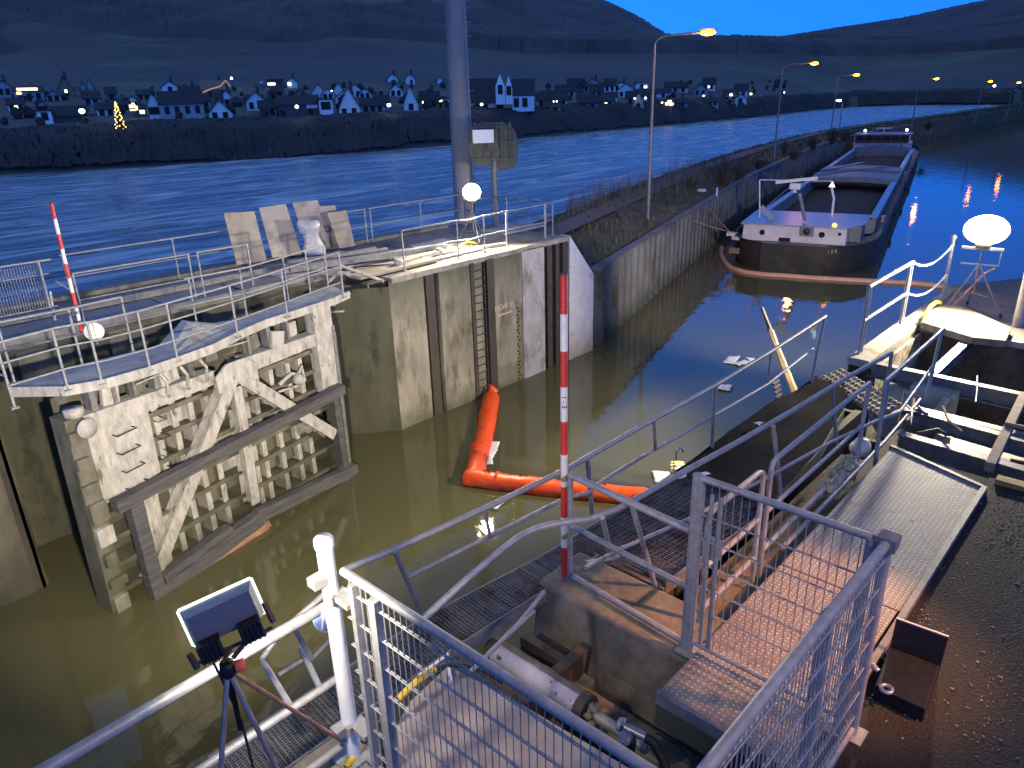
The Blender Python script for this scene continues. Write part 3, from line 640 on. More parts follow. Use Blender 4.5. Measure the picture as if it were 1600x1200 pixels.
house(838, 868, 166, 146, 'e', 'wall_g', 'dark slate house behind the concrete sign, right of the church', w2)
house(868, 899, 152, 133, 'e', 'wall_g', 'grey hillside house with a pale wall band right of the church', w3, roofk=.5)
house(849, 876, 176, 159, 'e', 'wall_g', 'pale low house by the river just right of the church', w2)
house(900, 912, 146, 130, 'g', 'wall_d', 'small dark gable between grey and pale hillside houses', roofk=.4)
house(912, 941, 142, 123, 'g', 'wall_g', 'pale double-fronted hillside house left of the brightest white hillside villa', w2, roofk=.5)
house(905, 935, 170, 150, 'e', 'wall_b', 'brown house half hidden by riverside trees', w2)
house(958, 983, 141, 129, 'g', 'wall_w', 'white hillside villa left of the bright one beside the lamp post', w2, roofk=.4)
house(993, 1012, 142, 130, 'f', 'wall_w', 'brightest white hillside villa just left of the street lamp post', w1, ((.8, .5, 1.4, 1, 'lit_yellow'),))
house(989, 1007, 172, 145, 'g', 'wall_g', 'narrow pale pointed gable just left of the street lamp post', w1, roofk=.7)
house(1015, 1027, 176, 156, 'e', 'wall_g', 'grey house right behind the street lamp post', w1)
house(1026, 1052, 180, 162, 'g', 'wall_b', 'riverside restaurant with a glowing warm facade right of the street lamp post', (), ((.2, .4, 3, .9, 'lit_yellow'), (.8, .55, 3.2, 1.2, 'lit_yellow'), (.8, .82, 1.6, 1.4, 'lit_yellow'), (.35, .55, .7, 2.2, 'lit_yellow')), roofk=.35)
house(1052, 1075, 178, 163, 'e', 'wall_g', 'pale low house right of the glowing riverside restaurant', w2)
house(1036, 1048, 148, 139, 'e', 'wall_w', 'tiny white flat house high on the slope', roofk=.5, chim=False)
house(1090, 1124, 173, 163, 'e', 'wall_g', 'long low grey building near the downstream end of the village', w4)
house(1128, 1148, 172, 162, 'e', 'wall_g', 'small grey house left of the last white roof', w2)
house(1149, 1168, 163, 147, 'g', 'wall_w', 'last white gabled house at the downstream end of the village', w1, roofk=.5)
house(1578, 1604, 163, 146, 'g', 'wall_g', 'lone pale gabled house at the right edge beyond the canal', w2, roofk=.5)

def village_lamp(u, v, vb, mm, label, rad=.45):
    r = fwd_r(u, vb); g = gpt(u, r); p = D(u, v, r); top = Vector((g.x, g.y, max(p.z, g.z+2.5)))
    t = thing('village_lamp', label, 'street lamp', g)
    b = MB(); b.tube([g-Vector((0, 0, 1)), top], .07, 5); b.build('post', M['dark_steel'], t)
    b = MB(); b.blob(top, rad*.6, rad*.6, rad*.5, 8, 5); b.build('lamp_head', M[mm], t)
for a in ((127, 195, 200, 'e_green', 'greenish white lamp on the bank left of the lit fir tree', .8), (213, 188, 196, 'lit_white', 'small pinkish lamp right of the lit fir tree', .3),
          (368, 130, 138, 'e_lamp', 'warm white lamp right of the roof with a light string', .55), (413, 138, 145, 'wall_w', 'dim white globe lamp above the pale blue gable', .7),
          (463, 183, 190, 'e_lamp', 'white lamp by the river below the long dark terrace', .5), (607, 180, 187, 'e_lamp', 'white lamp on the river path right of the steep white gable', .55),
          (520, 155, 160, 'e_lamp', 'tiny lamp beside the twin white gables', .25),
          (661, 158, 166, 'e_lamp', 'small lamp in front of the reddish house left of the mast', .35), (752, 178, 184, 'e_lamp', 'lamp on the river path below the church', .45),
          (870, 173, 178, 'e_lamp', 'faint lamp right of the church near the river', .25), (865, 190, 194, 'e_lamp', 'faint low lamp on the bank right of the church', .22),
          (992, 176, 181, 'e_lamp', 'small lamp just left of the tall street lamp pole', .35), (1009, 178, 182, 'e_lamp', 'lamp directly left of the glowing restaurant', .45),
          (1100, 162, 168, 'e_lamp', 'lamp above the long low building downstream', .35), (1143, 161, 167, 'e_lamp', 'bright lamp left of the last white house', .6),
          (1174, 165, 170, 'lit_yellow', 'yellowish lamp right of the last white house', .7), (1226, 171, 175, 'e_lamp', 'last faint lamp on the far bank downstream', .35),
          (1555, 155, 160, 'e_green', 'cyan white lamp near the lone house at the right edge', .9)):
    village_lamp(*a)
# light high on the slope
g = gpt(1135, edge_r(1135)+470); g = D(1135, 96, edge_r(1135)+455)
t = thing('hillside_lamp', 'tiny single light high on the dark slope of the right hill', 'lamp', g-Vector((0, 0, 3))); b = MB(); b.tube([g-Vector((0, 0, 12)), g], .15, 5); b.build('post', M['dark_steel'], t); b = MB(); b.blob(g, .8, .8, .8); b.build('lamp_head', M['e_lamp'], t)
# fir tree with lights
r = fwd_r(182, 207, 6, 60); g = gpt(182, r); Ht = max(4.5, zat(182, 181, r)-g.z)
t = thing('lit_fir_tree', 'dark fir tree strung with yellow Christmas lights on the far bank', 'christmas tree', g)
b = MB(); b.tube([g, g+Vector((0, 0, Ht))], .15, 6, .03); b.build('trunk', M['bark'], t)
b = MB()
for k in range(9):
    z = Ht*(.08+.1*k); rr = Ht*.18*(1-k/9.5)
    for i in range(11):
        a = i*.571+k; q = g+Vector((0, 0, z)); tip = q+Vector((math.cos(a)*rr, math.sin(a)*rr, -rr*.25)); s = Vector((-math.sin(a), math.cos(a), 0))*rr*.22
        b.face([q+Vector((0, 0, .25)), tip+s, tip-s]); b.face([q+Vector((0, 0, -.2)), tip-s, tip+s])
b.build('crown', m_bush, t)
b = MB()
for k in range(42):
    f = k/42; a = k*2.4; rr = Ht*.17*(1-f)+.05; q = g+Vector((math.cos(a)*rr, math.sin(a)*rr, Ht*(.06+.92*f))); b.blob(q, .10, .10, .10, 5, 3)
b.build('fairy_lights', M['e_tree'], t)
# ================================================================== OPEN STEEL GATE (far leaf)
GA = Vector((3.0, 12.1, 0)); GD = Vector((.977, .213, 0)).normalized(); GN = Vector((GD.y, -GD.x, 0))   # GN points to the chamber
def G(s, z, off=0.0): return GA+GD*s+GN*off+Vector((0, 0, z))
gt = thing('lock_gate', 'big pale open steel mitre gate with A-shaped braces and black timber rubbing beams', 'lock gate', G(2.7, -4))
def gpoly(pts, off, th, m, name, parent=gt, bev=.006):
    b = MB(); b.prism([G(s, z, off-th) for s, z in pts], None, GN*th); return b.build(name, m, parent, bevel=bev)
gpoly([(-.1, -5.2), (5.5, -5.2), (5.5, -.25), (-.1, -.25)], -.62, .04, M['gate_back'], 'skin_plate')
# horizontal girders and vertical stiffeners behind the braces
b = MB()
for z in (-.95, -1.4, -1.85, -2.35, -2.8, -3.3, -3.8): b.obox(G(2.7, z, -.38), GD, GN, (0, 0, 1), 2.7, .24, .02); b.obox(G(2.7, z, -.15), GD, GN, (0, 0, 1), 2.7, .012, .045)
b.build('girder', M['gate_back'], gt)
b = MB()
for s in (.62, .95, 1.3, 1.65, 2.0, 2.35, 3.2, 3.45, 3.9, 4.35, 4.7): b.obox(G(s, -2.35, -.42), GD, GN, (0, 0, 1), .02, .17, 1.75); b.obox(G(s, -2.35, -.24), GD, GN, (0, 0, 1), .055, .012, 1.75)
b.build('stiffener', M['gate_paint'], gt)
# plates filling some bays
for (s0, s1, z0, z1, of) in ((.65, 1.28, -3.7, -2.2, -.30), (1.3, 2.0, -1.35, -.95, -.34), (2.05, 2.6, -1.8, -1.0, -.4), (3.5, 4.3, -3.2, -2.1, -.36), (2.0, 2.34, -3.2, -2.4, -.3), (1.6, 2.3, -2.35, -1.9, -.42), (4.35, 4.95, -2.8, -1.9, -.36), (2.5, 3.15, -2.9, -2.0, -.44)):
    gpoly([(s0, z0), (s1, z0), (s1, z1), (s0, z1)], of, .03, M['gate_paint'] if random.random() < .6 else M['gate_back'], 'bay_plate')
# top girder
gpoly([(.0, -.80), (2.4, -.78), (2.45, -.52), (.0, -.46)], .02, .30, M['gate_paint'], 'top_beam')
gpoly([(3.15, -.82), (5.3, -.80), (5.3, -.55), (3.15, -.50)], .02, .30, M['gate_paint'], 'top_beam')
# gusset at the apex of the braces
gpoly([(2.38, -.95), (2.35, -.62), (2.62, -.44), (3.05, -.44), (3.28, -.62), (3.3, -.98), (3.05, -.86), (2.65, -.86)], .15, .05, M['gate_paint'], 'gusset')
# inclined braces (box sections) and centre post
def brace(s0, z0, s1, z1, w_, name='brace'):
    b = MB(); a = G(s0, z0, .0); q = G(s1, z1, .0); d = (q-a); L = d.length; d.normalize(); u = GN.cross(d)
    b.obox((a+q)/2+GN*.10, d, u, GN, L/2, w_/2, .03); b.obox((a+q)/2-GN*.03, d, u, GN, L/2, .02, .12); b.obox((a+q)/2-GN*.15, d, u, GN, L/2, w_/2, .012)
    b.build(name, M['gate_paint'], gt, bevel=.006)
brace(2.72, -.80, .40, -3.78, .24); brace(2.92, -.80, 5.10, -2.92, .24); brace(2.80, -.95, 2.76, -3.45, .20, 'centre_post')
# left mitre plate with rungs, side post, right post
gpoly([(.0, -2.05), (.62, -2.05), (1.05, -1.95), (1.08, -.50), (.0, -.50)], -.02, .05, M['gate_paint'], 'mitre_plate')
gpoly([(.48, -3.8), (.95, -3.8), (.95, -2.0), (.48, -2.0)], -.10, .05, M['gate_paint'], 'mitre_plate')
for k in range(4):
    z = -.95-k*.33
    b = MB(); b.tube([G(.38, z, .0), G(.38, z, .14), G(.72, z+.02, .14), G(.72, z+.02, .0)], .012, 6); b.build('step_iron', M['dark_steel'], gt)
    b = MB(); b.tube([G(1.12, z-.05, .0), G(1.12, z-.05, .1), G(1.3, z-.05, .1), G(1.3, z-.05, -.2)], .01, 6); b.build('step_iron', M['dark_steel'], gt)
gpoly([(-.36, -5.2), (-.02, -5.2), (-.02, -.45), (-.28, -.45)], .0, .42, M['gate_back'], 'mitre_post')
b = MB()
for k in range(8): b = MB(); b.obox(G(-.17+random.uniform(-.03, .03), -.75-k*.45, .03), GD, GN, (0, 0, 1), random.uniform(.08, .16), .06, random.uniform(.08, .19)); b.build('mitre_block', M[random.choice(['gate_paint', 'gate_back', 'gate_back'])], gt, bevel=.015)
gpoly([(5.0, -1.9), (5.5, -1.95), (5.5, .0), (4.98, .02)], .04, .25, M['gate_paint'], 'head_plate')
gpoly([(5.36, -5.2), (5.62, -5.2), (5.62, -.7), (5.36, -.7)], .0, .35, M['gate_back'], 'heel_post')
b = MB(); b.tube([G(5.5, -4.6, .03), G(5.5, -.5, .03)], .05, 8); b.build('heel_pipe', M['galvd'], gt)
# rubbing timbers
def timber(s0, z0, s1, z1, w_, mm='timber', off=.24, name='rubbing_timber'):
    b = MB(); n = 8; a = G(s0, z0, off); q = G(s1, z1, off); d = (q-a).normalized(); u = GN.cross(d); rr = []
    rows = []
    for i in range(n+1):
        p = a+(q-a)*i/n; j = lambda: random.uniform(-.012, .012)
        rows.append([p+u*(w_/2+j())+GN*(.1+j()), p+u*(-w_/2+j())+GN*(.1+j()), p+u*(-w_/2+j())-GN*.1, p+u*(w_/2+j())-GN*.1, ]); rows[-1].append(rows[-1][0])
    b.grid(rows, False); b.face(rows[0][:4]); b.face(rows[-1][:4][::-1]); return b.build(name, M[mm], gt)
timber(.0, -2.02, 5.35, -1.88, .22); timber(.32, -2.05, .34, -4.15, .24); timber(5.2, -1.9, 5.26, -4.1, .16, off=.08)
timber(.3, -4.0, 2.75, -3.66, .30); timber(2.6, -3.62, 5.45, -3.9, .26); timber(.5, -3.75, 2.0, -3.55, .14, off=.2)
timber(1.2, -3.92, 2.8, -3.95, .16, 'rust', .22, 'splintered_timber')
b = MB()
for k in range(9): b.bar(G(2.62+.03*k, -3.86, .26), G(2.62+.04*k, -4.05-random.random()*.16, .28), .02, .02)
b.build('splinter', M['rust'], gt)
# machinery clutter between walkway and top beam
b = MB()
for s in (.25, .6, .95, 1.35, 2.05, 3.35, 3.85, 4.35): b = MB(); b.obox(G(s, -.25, -.15), GD, GN, (0, 0, 1), random.uniform(.02, .05), .1, .24); b.build('walkway_bracket', M['galvd'], gt)
for (s, z, w_, h, of, mm) in ((.55, -.33, .28, .3, -.12, 'gate_paint'), (1.05, -.36, .3, .26, -.2, 'gate_back'), (1.6, -.34, .36, .28, -.1, 'gate_paint'), (2.05, -.3, .24, .34, -.2, 'gate_back'), (3.45, -.32, .4, .3, -.16, 'gate_back'), (4.0, -.38, .3, .34, -.02, 'gate_paint'), (4.5, -.34, .34, .3, -.2, 'gate_paint'), (2.5, -.25, .26, .22, -.1, 'gate_back')):
    b = MB(); ang = random.uniform(-.25, .25); d = (GD*math.cos(ang)+Vector((0, 0, math.sin(ang)))); b.obox(G(s, z, of), d, GN, d.cross(GN), w_/2, .05, h/2); b.build('bent_plate', M[mm], gt, bevel=.01)
b = MB()
for s in (1.35, 1.75, 2.15):
    b.tube([G(s, -.2, .08), G(s+.05, -.35, .16), G(s+.02, -.55, .16), G(s+.1, -.66, .06)], .03, 6)
b.tube([G(.9, -.25, .06), G(2.3, -.12, .1), G(3.3, -.2, .02)], .014, 6)
b.build('torn_pipe', M['gate_paint'], gt)
b = MB(); b.lathe([(0, .0), (.15, .0), (.15, .12), (0, .12)], G(-.12, -.40, .02), 14, (0, 0, 1)); b.lathe([(0, 0), (.16, 0), (.16, .05), (0, .05)], G(-.05, -.62, .12), 14, GN); b.build('mitre_roller', M['gate_paint'], gt)
b = MB(); b.tube([G(3.95, -1.35, -.1), G(4.25, -1.2, -.05), G(4.45, -1.3, -.08), G(4.6, -1.15, -.1), G(4.62, -1.5, -.1)], .045, 8); b.tube([G(3.9, -1.5, -.12), G(4.5, -1.55, -.1)], .03, 6); b.lathe([(0, 0), (.10, 0), (.13, .12), (.06, .2), (0, .2)], G(4.35, -1.35, -.05), 12, GN); b.build('sluice_linkage', M['gate_paint'], gt)

# walkway on the gate: steel plate with bulge
wk = thing('gate_walkway', 'grey buckled steel walkway plate with pipe railings on top of the far gate', 'walkway', (5.5, 12.9, 0))
outer = [(2.30, 12.75), (2.86, 12.12), (3.4, 11.95), (4.05, 11.98), (4.7, 12.12), (5.3, 12.27), (6.0, 12.65), (6.7, 12.95), (7.6, 13.1), (8.5, 13.28), (9.07, 13.5)]
inner = [(2.35, 13.05), (2.95, 13.1), (3.5, 13.1), (4.2, 13.15), (4.7, 13.1), (5.3, 13.6), (6.0, 13.65), (6.7, 13.55), (7.6, 13.85), (8.5, 14.2), (9.2, 14.35)]
b = MB(); rows = []
for i in range(len(outer)):
    o, q = Vector((*outer[i], 0)), Vector((*inner[i], 0)); row = []
    for k in range(7):
        t_ = k/6; p = o+(q-o)*t_; x = p.x
        p.z = .04+.03*noise.noise(p*1.3)+(.30*math.exp(-((x-5.35)/.35)**2-((t_-.75)/.3)**2)); row.append(p)
    rows.append(row)
b.grid(rows, False); b.build('deck_plate', mat('grey_walkway_plate', (.34, .36, .36), (.26, .275, .28), 3, .6, .1, .002, 30, c3=(.2, .18, .15), scale3=2), wk)
b = MB()
for i in range(len(outer)-1): b.bar((*outer[i], .0), (*outer[i+1], .0), .03, .16)
b.build('toe_plate', M['gate_paint'], wk)
def railing(t, path, posts, z0=0.0, mids=(.5,), H=1.0, r=.021, name='rail', m='galv', lean=None):
    """path: list of (x,y,zoff) top-rail points above z0; one mesh per post, one per rail"""
    tp = [Vector((p[0], p[1], z0+H+(p[2] if len(p) > 2 else 0))) for p in path]
    b = MB(); b.tube(tp, r, 8); b.build('top_rail', M[m], t)
    for f in mids:
        b = MB(); b.tube([p-Vector((0, 0, H*(1-f)))+(Vector(lean)*(1-f) if lean else Vector()) for p in tp], r*.8, 8); b.build('mid_rail', M[m], t)
    for q in posts:
        q = Vector((q[0], q[1], z0+H+(q[2] if len(q) > 2 else 0))); e = q-Vector((0, 0, H))+(Vector(lean) if lean else Vector())
        b = MB(); b.tube([e, q], r, 8); b.obox(e+Vector((0, 0, .01)), (1, 0, 0), (0, 1, 0), (0, 0, 1), .05, .05, .01); b.build('post', M[m], t)
# chamber side railing of the far walkway
railing(wk, [(2.15, 11.9), (2.95, 12.05), (3.5, 11.95), (4.15, 12.0), (5.4, 12.3), (6.3, 12.55), (7.6, 12.98), (8.82, 13.35)], [(2.9, 12.08), (3.35, 11.97), (4.1, 12.0), (4.6, 12.1), (5.9, 12.5), (7.2, 12.95), (8.82, 13.35)], mids=(.36, .7), r=.02)
railing(wk, [(2.4, 13.1), (3.4, 13.1), (4.3, 13.2)], [(2.45, 13.1), (3.45, 13.12), (4.3, 13.2)], mids=(.55,), r=.02)
railing(wk, [(5.6, 13.65), (6.8, 13.6), (7.8, 13.9), (9.1, 14.35)], [(5.7, 13.7), (6.7, 13.65), (7.8, 13.9), (8.5, 14.15), (9.1, 14.35)], mids=(.5,), r=.02)
railing(wk, [(2.15, 11.9), (2.05, 12.4), (2.0, 13.0)], [(2.15, 11.95), (2.02, 12.95)], mids=(.5,), r=.02)
t = thing('round_marker_disc', 'small pale round disc fixed to the gate walkway railing below the red and white pole', 'marker disc', (3.4, 12.1, .55))
c = Q(147, 518, (0, 12.05), (1, 0)); b = MB(); b.lathe([(0, 0), (.14, 0), (.14, .015), (0, .015)], c, 24, (-.35, -1, .1)); b.build('disc', M['pole_white'], t); b = MB(); b.bar(c+Vector((0, -.02, -.2)), c+Vector((0, -.02, .18)), .02, .01); b.build('bracket', M['galv'], t)
# torn bits at the gate heel
t = thing('torn_gate_fittings', 'twisted torn metal fittings hanging at the hinge corner of the far gate recess', 'wreckage', (9.5, 14.2, -.6))
for pts, r_ in ((((530, 415), (560, 425), (600, 440)), .04), (((513, 440), (530, 425), (548, 430)), .05), (((520, 478), (535, 465), (548, 458)), .035), (((515, 488), (538, 486)), .03), (((575, 440), (577, 480), (578, 525)), .016), (((576, 478), (590, 500), (597, 512)), .01), (((590, 632), (593, 655)), .025)):
    b = MB(); b.tube([Q(u, v, (9.6, 14.75), (.82, -.57)) for u, v in pts], r_, 6); b.build('torn_bar', M['gate_paint'], t)
b = MB(); b.obox(Q(585, 440, (9.6, 14.7), (.82, -.57)), (1, 0, 0), (0, 1, 0), (0, 0, 1), .3, .1, .02); b.build('ledge_plate', M['conc_warm'], t)

# ------------------------------------------------------------------ things on the far deck
def rail_thing(name, label, cat, path, posts, **k):
    t = thing(name, label, cat, (path[0][0], path[0][1], k.get('z0', 0))); railing(t, path, posts, **k); return t
rail_thing('railing', 'floodlit pipe railing along the far wall edge in front of the tripod floodlight', 'railing', [(11.35, 14.35), (13.2, 14.35), (13.65, 14.35, -.05), (14.2, 14.35)], [(11.35, 14.35), (13.2, 14.35), (14.2, 14.35)], mids=(.48,))
rail_thing('railing', 'pipe railing on the far wall edge just right of the tripod floodlight', 'railing', [(14.25, 14.38, -.02), (15.1, 14.36), (16.75, 14.35)], [(15.1, 14.36), (16.75, 14.35)], mids=(.48,))
rail_thing('railing', 'short end railing turning towards the river at the tip of the lock head', 'railing', [(16.85, 14.4), (18.3, 14.45), (18.3, 18.2)] if False else [(16.85, 14.4), (17.3, 14.5), (17.3, 18.3)], [(16.85, 14.4), (17.3, 14.5), (17.3, 16.4), (17.3, 18.3)], mids=(.48,))
rail_thing('railing', 'river side railing at the left end of the far deck beside the barred panel', 'railing', [(4.9, 18.3), (10.1, 18.3)], [(4.95, 18.3), (7.4, 18.3), (10.05, 18.3)], mids=(.5,))
rail_thing('railing', 'river side railing behind the leaning boards', 'railing', [(10.2, 18.3), (13.2, 18.3)], [(10.25, 18.3), (13.15, 18.3)], mids=(.5,))
rail_thing('railing', 'river side railing behind the concrete mast', 'railing', [(13.3, 18.3), (17.2, 18.3)], [(13.35, 18.3), (15.3, 18.3), (17.15, 18.3)], mids=(.5,))
# railing round the trench, two bays between walkway and river (photo 205-365 px)
rail_thing('railing', 'long trench railing bay right behind the red and white pole on the far deck', 'railing', [(4.35, 15.7), (6.65, 15.7)], [(4.35, 15.7), (6.62, 15.7)], mids=(.5,), H=1.05)
rail_thing('railing', 'short trench railing bay left of the leaning boards', 'railing', [(6.8, 15.7), (8.0, 15.7)], [(6.82, 15.7), (7.98, 15.7)], mids=(.5,), H=1.05)
# barred panel at far left
t = thing('barred_fence_panel', 'galvanised barred fence panel at the far left edge of the lock deck', 'fence', (3.5, 17.4, 0))
b = MB(); b.tube([(1.5, 17.4, 1.1), (4.5, 17.4, 1.1)], .025, 8); b.tube([(1.5, 17.4, .82), (4.4, 17.4, .82)], .015, 8); b.tube([(1.5, 17.4, .12), (4.4, 17.4, .12)], .02, 8); b.tube([(4.25, 17.4, 0), (4.25, 17.4, 1.1)], .03, 8); b.tube([(1.5, 17.4, 0), (1.5, 17.4, 1.1)], .03, 8); b.build('frame', M['galv'], t)
b = MB()
for k in range(52): b.tube([(1.55+k*.052, 17.4, .12), (1.55+k*.052, 17.4, 1.05)], .008, 4, cap=False)
b.build('bars', M['galv'], t)
rail_thing('railing', 'low near railing at the left edge of the photo in front of the barred panel', 'railing', [(.6, 14.0), (2.1, 13.9)], [(1.2, 13.95), (2.0, 13.9)], mids=(.5,))
# striped pole (level staff) builder
def striped_pole(label, base, top, n, r=.035, marks=False):
    base = Vector(base); top = Vector(top); t = thing('striped_pole', label, 'marker pole', base, )
    for k in range(n):
        a = base+(top-base)*k/n; q = base+(top-base)*(k+1)/n
        b = MB(); b.tube([a, q], r, 14, cap=(k in (0, n-1))); b.build('red_band' if k % 2 == 0 else 'white_band', M['red'] if k % 2 == 0 else M['pole_white'], t)
    b = MB(); b.tube([top, top+Vector((0, 0, .02))], r*.8, 10); b.tube([top+Vector((0, 0, .02)), top+Vector((0, 0, .05))], r*.3, 6); b.build('cap', M['dark_steel'], t)
    return t
pb = Q(129, 522, (0, 13.2), (1, 0)); pt = Q(80, 318, (0, 13.2), (1, 0))
pt.x = pt.x*.5+pb.x*.5 if False else pt.x
striped_pole('red and white striped pole leaning slightly beside the far gate walkway', pb, pt, 9, .028)
b = MB(); t = thing('pole_bracket', 'folding steel bracket holding the striped pole at the far gate', 'bracket', (pb.x, 13.4, .6))
b.tube([Q(88, 440, (0, 13.5), (1, 0)), Q(108, 452, (0, 13.25), (1, 0))], .018, 6); b.tube([Q(88, 478, (0, 13.5), (1, 0)), Q(116, 492, (0, 13.25), (1, 0))], .018, 6); b.tube([Q(78, 455, (0, 13.5), (1, 0)), Q(86, 500, (0, 13.5), (1, 0))], .02, 6); b.build('strut', M['galv'], t)

# leaning boards
def board(label, pts, y, m, lean=.15):
    q = [Q(u, v, (0, y), (1, 0)) for u, v in pts]
    for p in q: p.y = y+p.z*lean
    z0 = min(p.z for p in q)
    for p in q: p.z -= z0-.13
    b = MB(); b.prism(q, None, (0, .025, .005)); o = b.build('leaning_board', M[m], None, bevel=.004); tag(o, label, 'board', 'boards leaning on the river side railing'); return o
board('leftmost and yellowest of the tall boards leaning on the far railing', [(356, 334), (404, 331), (418, 408), (371, 414)], 17.8, 'board')
board('second tall greyish brown board from the left on the far railing', [(412, 330), (454, 324), (473, 402), (427, 407)], 17.8, 'board2')
board('tallest brown board at the back right of the leaning group', [(464, 322), (503, 317), (526, 390), (484, 396)], 17.9, 'board2')
board('dark frame-like board behind the rightmost leaning board', [(503, 333), (530, 331), (542, 392), (515, 394)], 17.95, 'board2')
board('small grey rightmost board with a pale border leaning on the far railing', [(517, 337), (547, 333), (556, 388), (531, 392)], 17.6, 'board')
# crumpled pale sheet
b = MB(); rows = []
for i in range(9):
    row = []
    for k in range(5):
        u = 465+30*k/4+i*1.6; v = 344+i*7; p = Q(u, v, (0, 17.2), (1, 0)); p.y += .10*math.sin(i*1.1+k)+random.uniform(-.02, .02); row.append(p)
    rows.append(row)
b.grid(rows); o = b.build('plastic_sheet', M['sheet_plastic'], None); tag(o, 'crumpled bluish grey plastic sheet hanging in front of the leaning boards', 'plastic sheet'); so = o.modifiers.new('s', 'SOLIDIFY'); so.thickness = .01

# tall mast with ladder
mbase = D(727, 345, 25.6); mbase.z = 0
mt_ = thing('concrete_mast', 'tall thick tapered concrete mast with a thin ladder rising behind the tripod floodlight', 'mast', mbase)
b = MB(); b.tube([mbase, mbase+Vector((0, 0, 15))], .36, 20, .26); b.build('shaft', mat('mast_concrete', (.30, .28, .26), (.22, .20, .185), 3, .85, 0, .004, 20, stretch=(1, 1, .3)), mt_)
b = MB(); rr = Vector((mbase.y, -mbase.x, 0)).normalized(); fdir = -Vector((mbase.x, mbase.y, 0)).normalized()
for s_ in (.0,): b.tube([mbase+rr*.34+fdir*.12+Vector((0, 0, 1.2)), mbase+rr*.26+fdir*.1+Vector((0, 0, 15))], .035, 6)
for k in range(34): b.tube([mbase+rr*(.28)+fdir*.12+Vector((0, 0, 1.4+k*.4)), mbase+rr*(.52-k*.003)+fdir*.12+Vector((0, 0, 1.4+k*.4))], .012, 4)
b.build('climbing_ladder', M['galv'], mt_)
# signal sign on post, seen from behind
sb = D(775, 345, 24.4); sb.z = 0
t = thing('signal_board', 'round cornered greenish signal board seen from behind on a short post right of the mast', 'sign', sb)
b = MB(); b.tube([sb, sb+Vector((0, 0, 2.2))], .10, 10); b.build('post', M['galvd'], t)
rr = Vector((sb.y, -sb.x, 0)).normalized(); ff = Vector((sb.x, sb.y, 0)).normalized(); up = Vector((0, 0, 1)); c = D(770, 222, 24.4)
px_ = 24.4/FPX*1.08
pts = [(-30, 20), (-33, 10), (-33, -14), (-26, -30), (-10, -33), (2, -36), (14, -40), (28, -36), (34, -28), (34, 0), (32, 12), (26, 22), (14, 27), (-14, 27), (-26, 24)]
m_sg = mat('mossy_grey_metal', (.075, .08, .055), (.12, .12, .09), 8, .7, .1, .01, 20)
b = MB(); b.prism([c+rr*a*px_+up*d*px_*.95-ff*.05 for a, d in pts], None, ff*.08); b.build('panel', m_sg, t)
b = MB()
for a in (-24, -12, 0, 12, 24): b.obox(c+rr*a*px_-ff*.08, rr, ff, up, .03, .03, .6)
for d in (-22, 0, 20): b.obox(c+up*d*px_-ff*.09, rr, ff, up, .62, .03, .03)
b.obox(c+up*.1-ff*.13, rr, ff, up, .16, .06, .3)
b.build('frame', m_sg, t)
wsg = D(755, 213, 24.1)
b = MB(); b.obox(wsg, rr, ff, up, .33, .05, .20); b.build('white_box', M['wall_w'], t, bevel=.01)

# ------------------------------------------------------------------ tripod floodlights
def lamp_head(t, c, aim, w_=.5, h=.28, glass='e_flood', side=None):
    aim = Vector(aim).normalized(); sd = aim.cross(Vector((0, 0, 1))).normalized() if side is None else Vector(side).normalized(); u = sd.cross(aim)
    b = MB(); # tapered reflector housing: back plate smaller than front
    f = [c+sd*x*w_/2+u*y*h/2+aim*.06 for x, y in ((-1, -1), (1, -1), (1, 1), (-1, 1))]; k = [c+sd*x*w_*.38+u*y*h*.34-aim*.07 for x, y in ((-1, -1), (1, -1), (1, 1), (-1, 1))]
    b.face(k[::-1])
    for i in range(4): b.face([k[i], k[(i+1) % 4], f[(i+1) % 4], f[i]])
    b.build('housing', M['dark_steel'], t)
    b = MB(); g = [c+sd*x*w_*.47+u*y*h*.46+aim*.055 for x, y in ((-1, -1), (1, -1), (1, 1), (-1, 1))]; b.face(g); b.build('glass', M[glass], t)
    return sd, u
def tripod(t, base, hub, spread=.55, r=.016, a0=.5, m='galvd'):
    base = Vector(base); hub = Vector(hub)
    b = MB(); b.tube([base+Vector((0, 0, .35)), hub], r*1.1, 8); b.build('column', M[m], t)
    for k in range(3):
        a = a0+k*2.094; f = base+Vector((math.cos(a)*spread, math.sin(a)*spread, .01))
        b = MB(); b.tube([f, base+(hub-base)*.72], r, 8); b.tube([base+(f-base)*.5+Vector((0, 0, .32)), base+Vector((0, 0, .36))], r*.6, 6); l = b.build('leg', M[m], t)
        b = MB(); b.tube([f, f+(hub-f).normalized()*.08], r*1.5, 8); b.build('rubber_foot', M['rubber'], l)
def area(name, loc, aim, power, size, color, spot=None, t=None):
    if spot: l = bpy.data.lights.new(name, 'SPOT'); l.spot_size = R_(spot); l.spot_blend = .6; l.shadow_soft_size = size
    else: l = bpy.data.lights.new(name, 'AREA'); l.size = size
    l.energy = power; l.color = color; o = bpy.data.objects.new(name, l); col.objects.link(o)
    o.location = loc; o.rotation_euler = Vector(aim).to_track_quat('-Z', 'Y').to_euler(); return o
WARM = (1.0, .85, .60)
hA = D(737, 300, 21.6); bA = Vector((hA.x, hA.y, 0))
fA = thing('tripod_floodlight', 'glaring warm tripod floodlight on the far lock head in front of the concrete mast', 'floodlight', bA)
tripod(fA, bA, hA-Vector((0, 0, .18)), .5, m='galvd', a0=2.2)
toC = Vector((-hA.x, -hA.y, .0)).normalized()
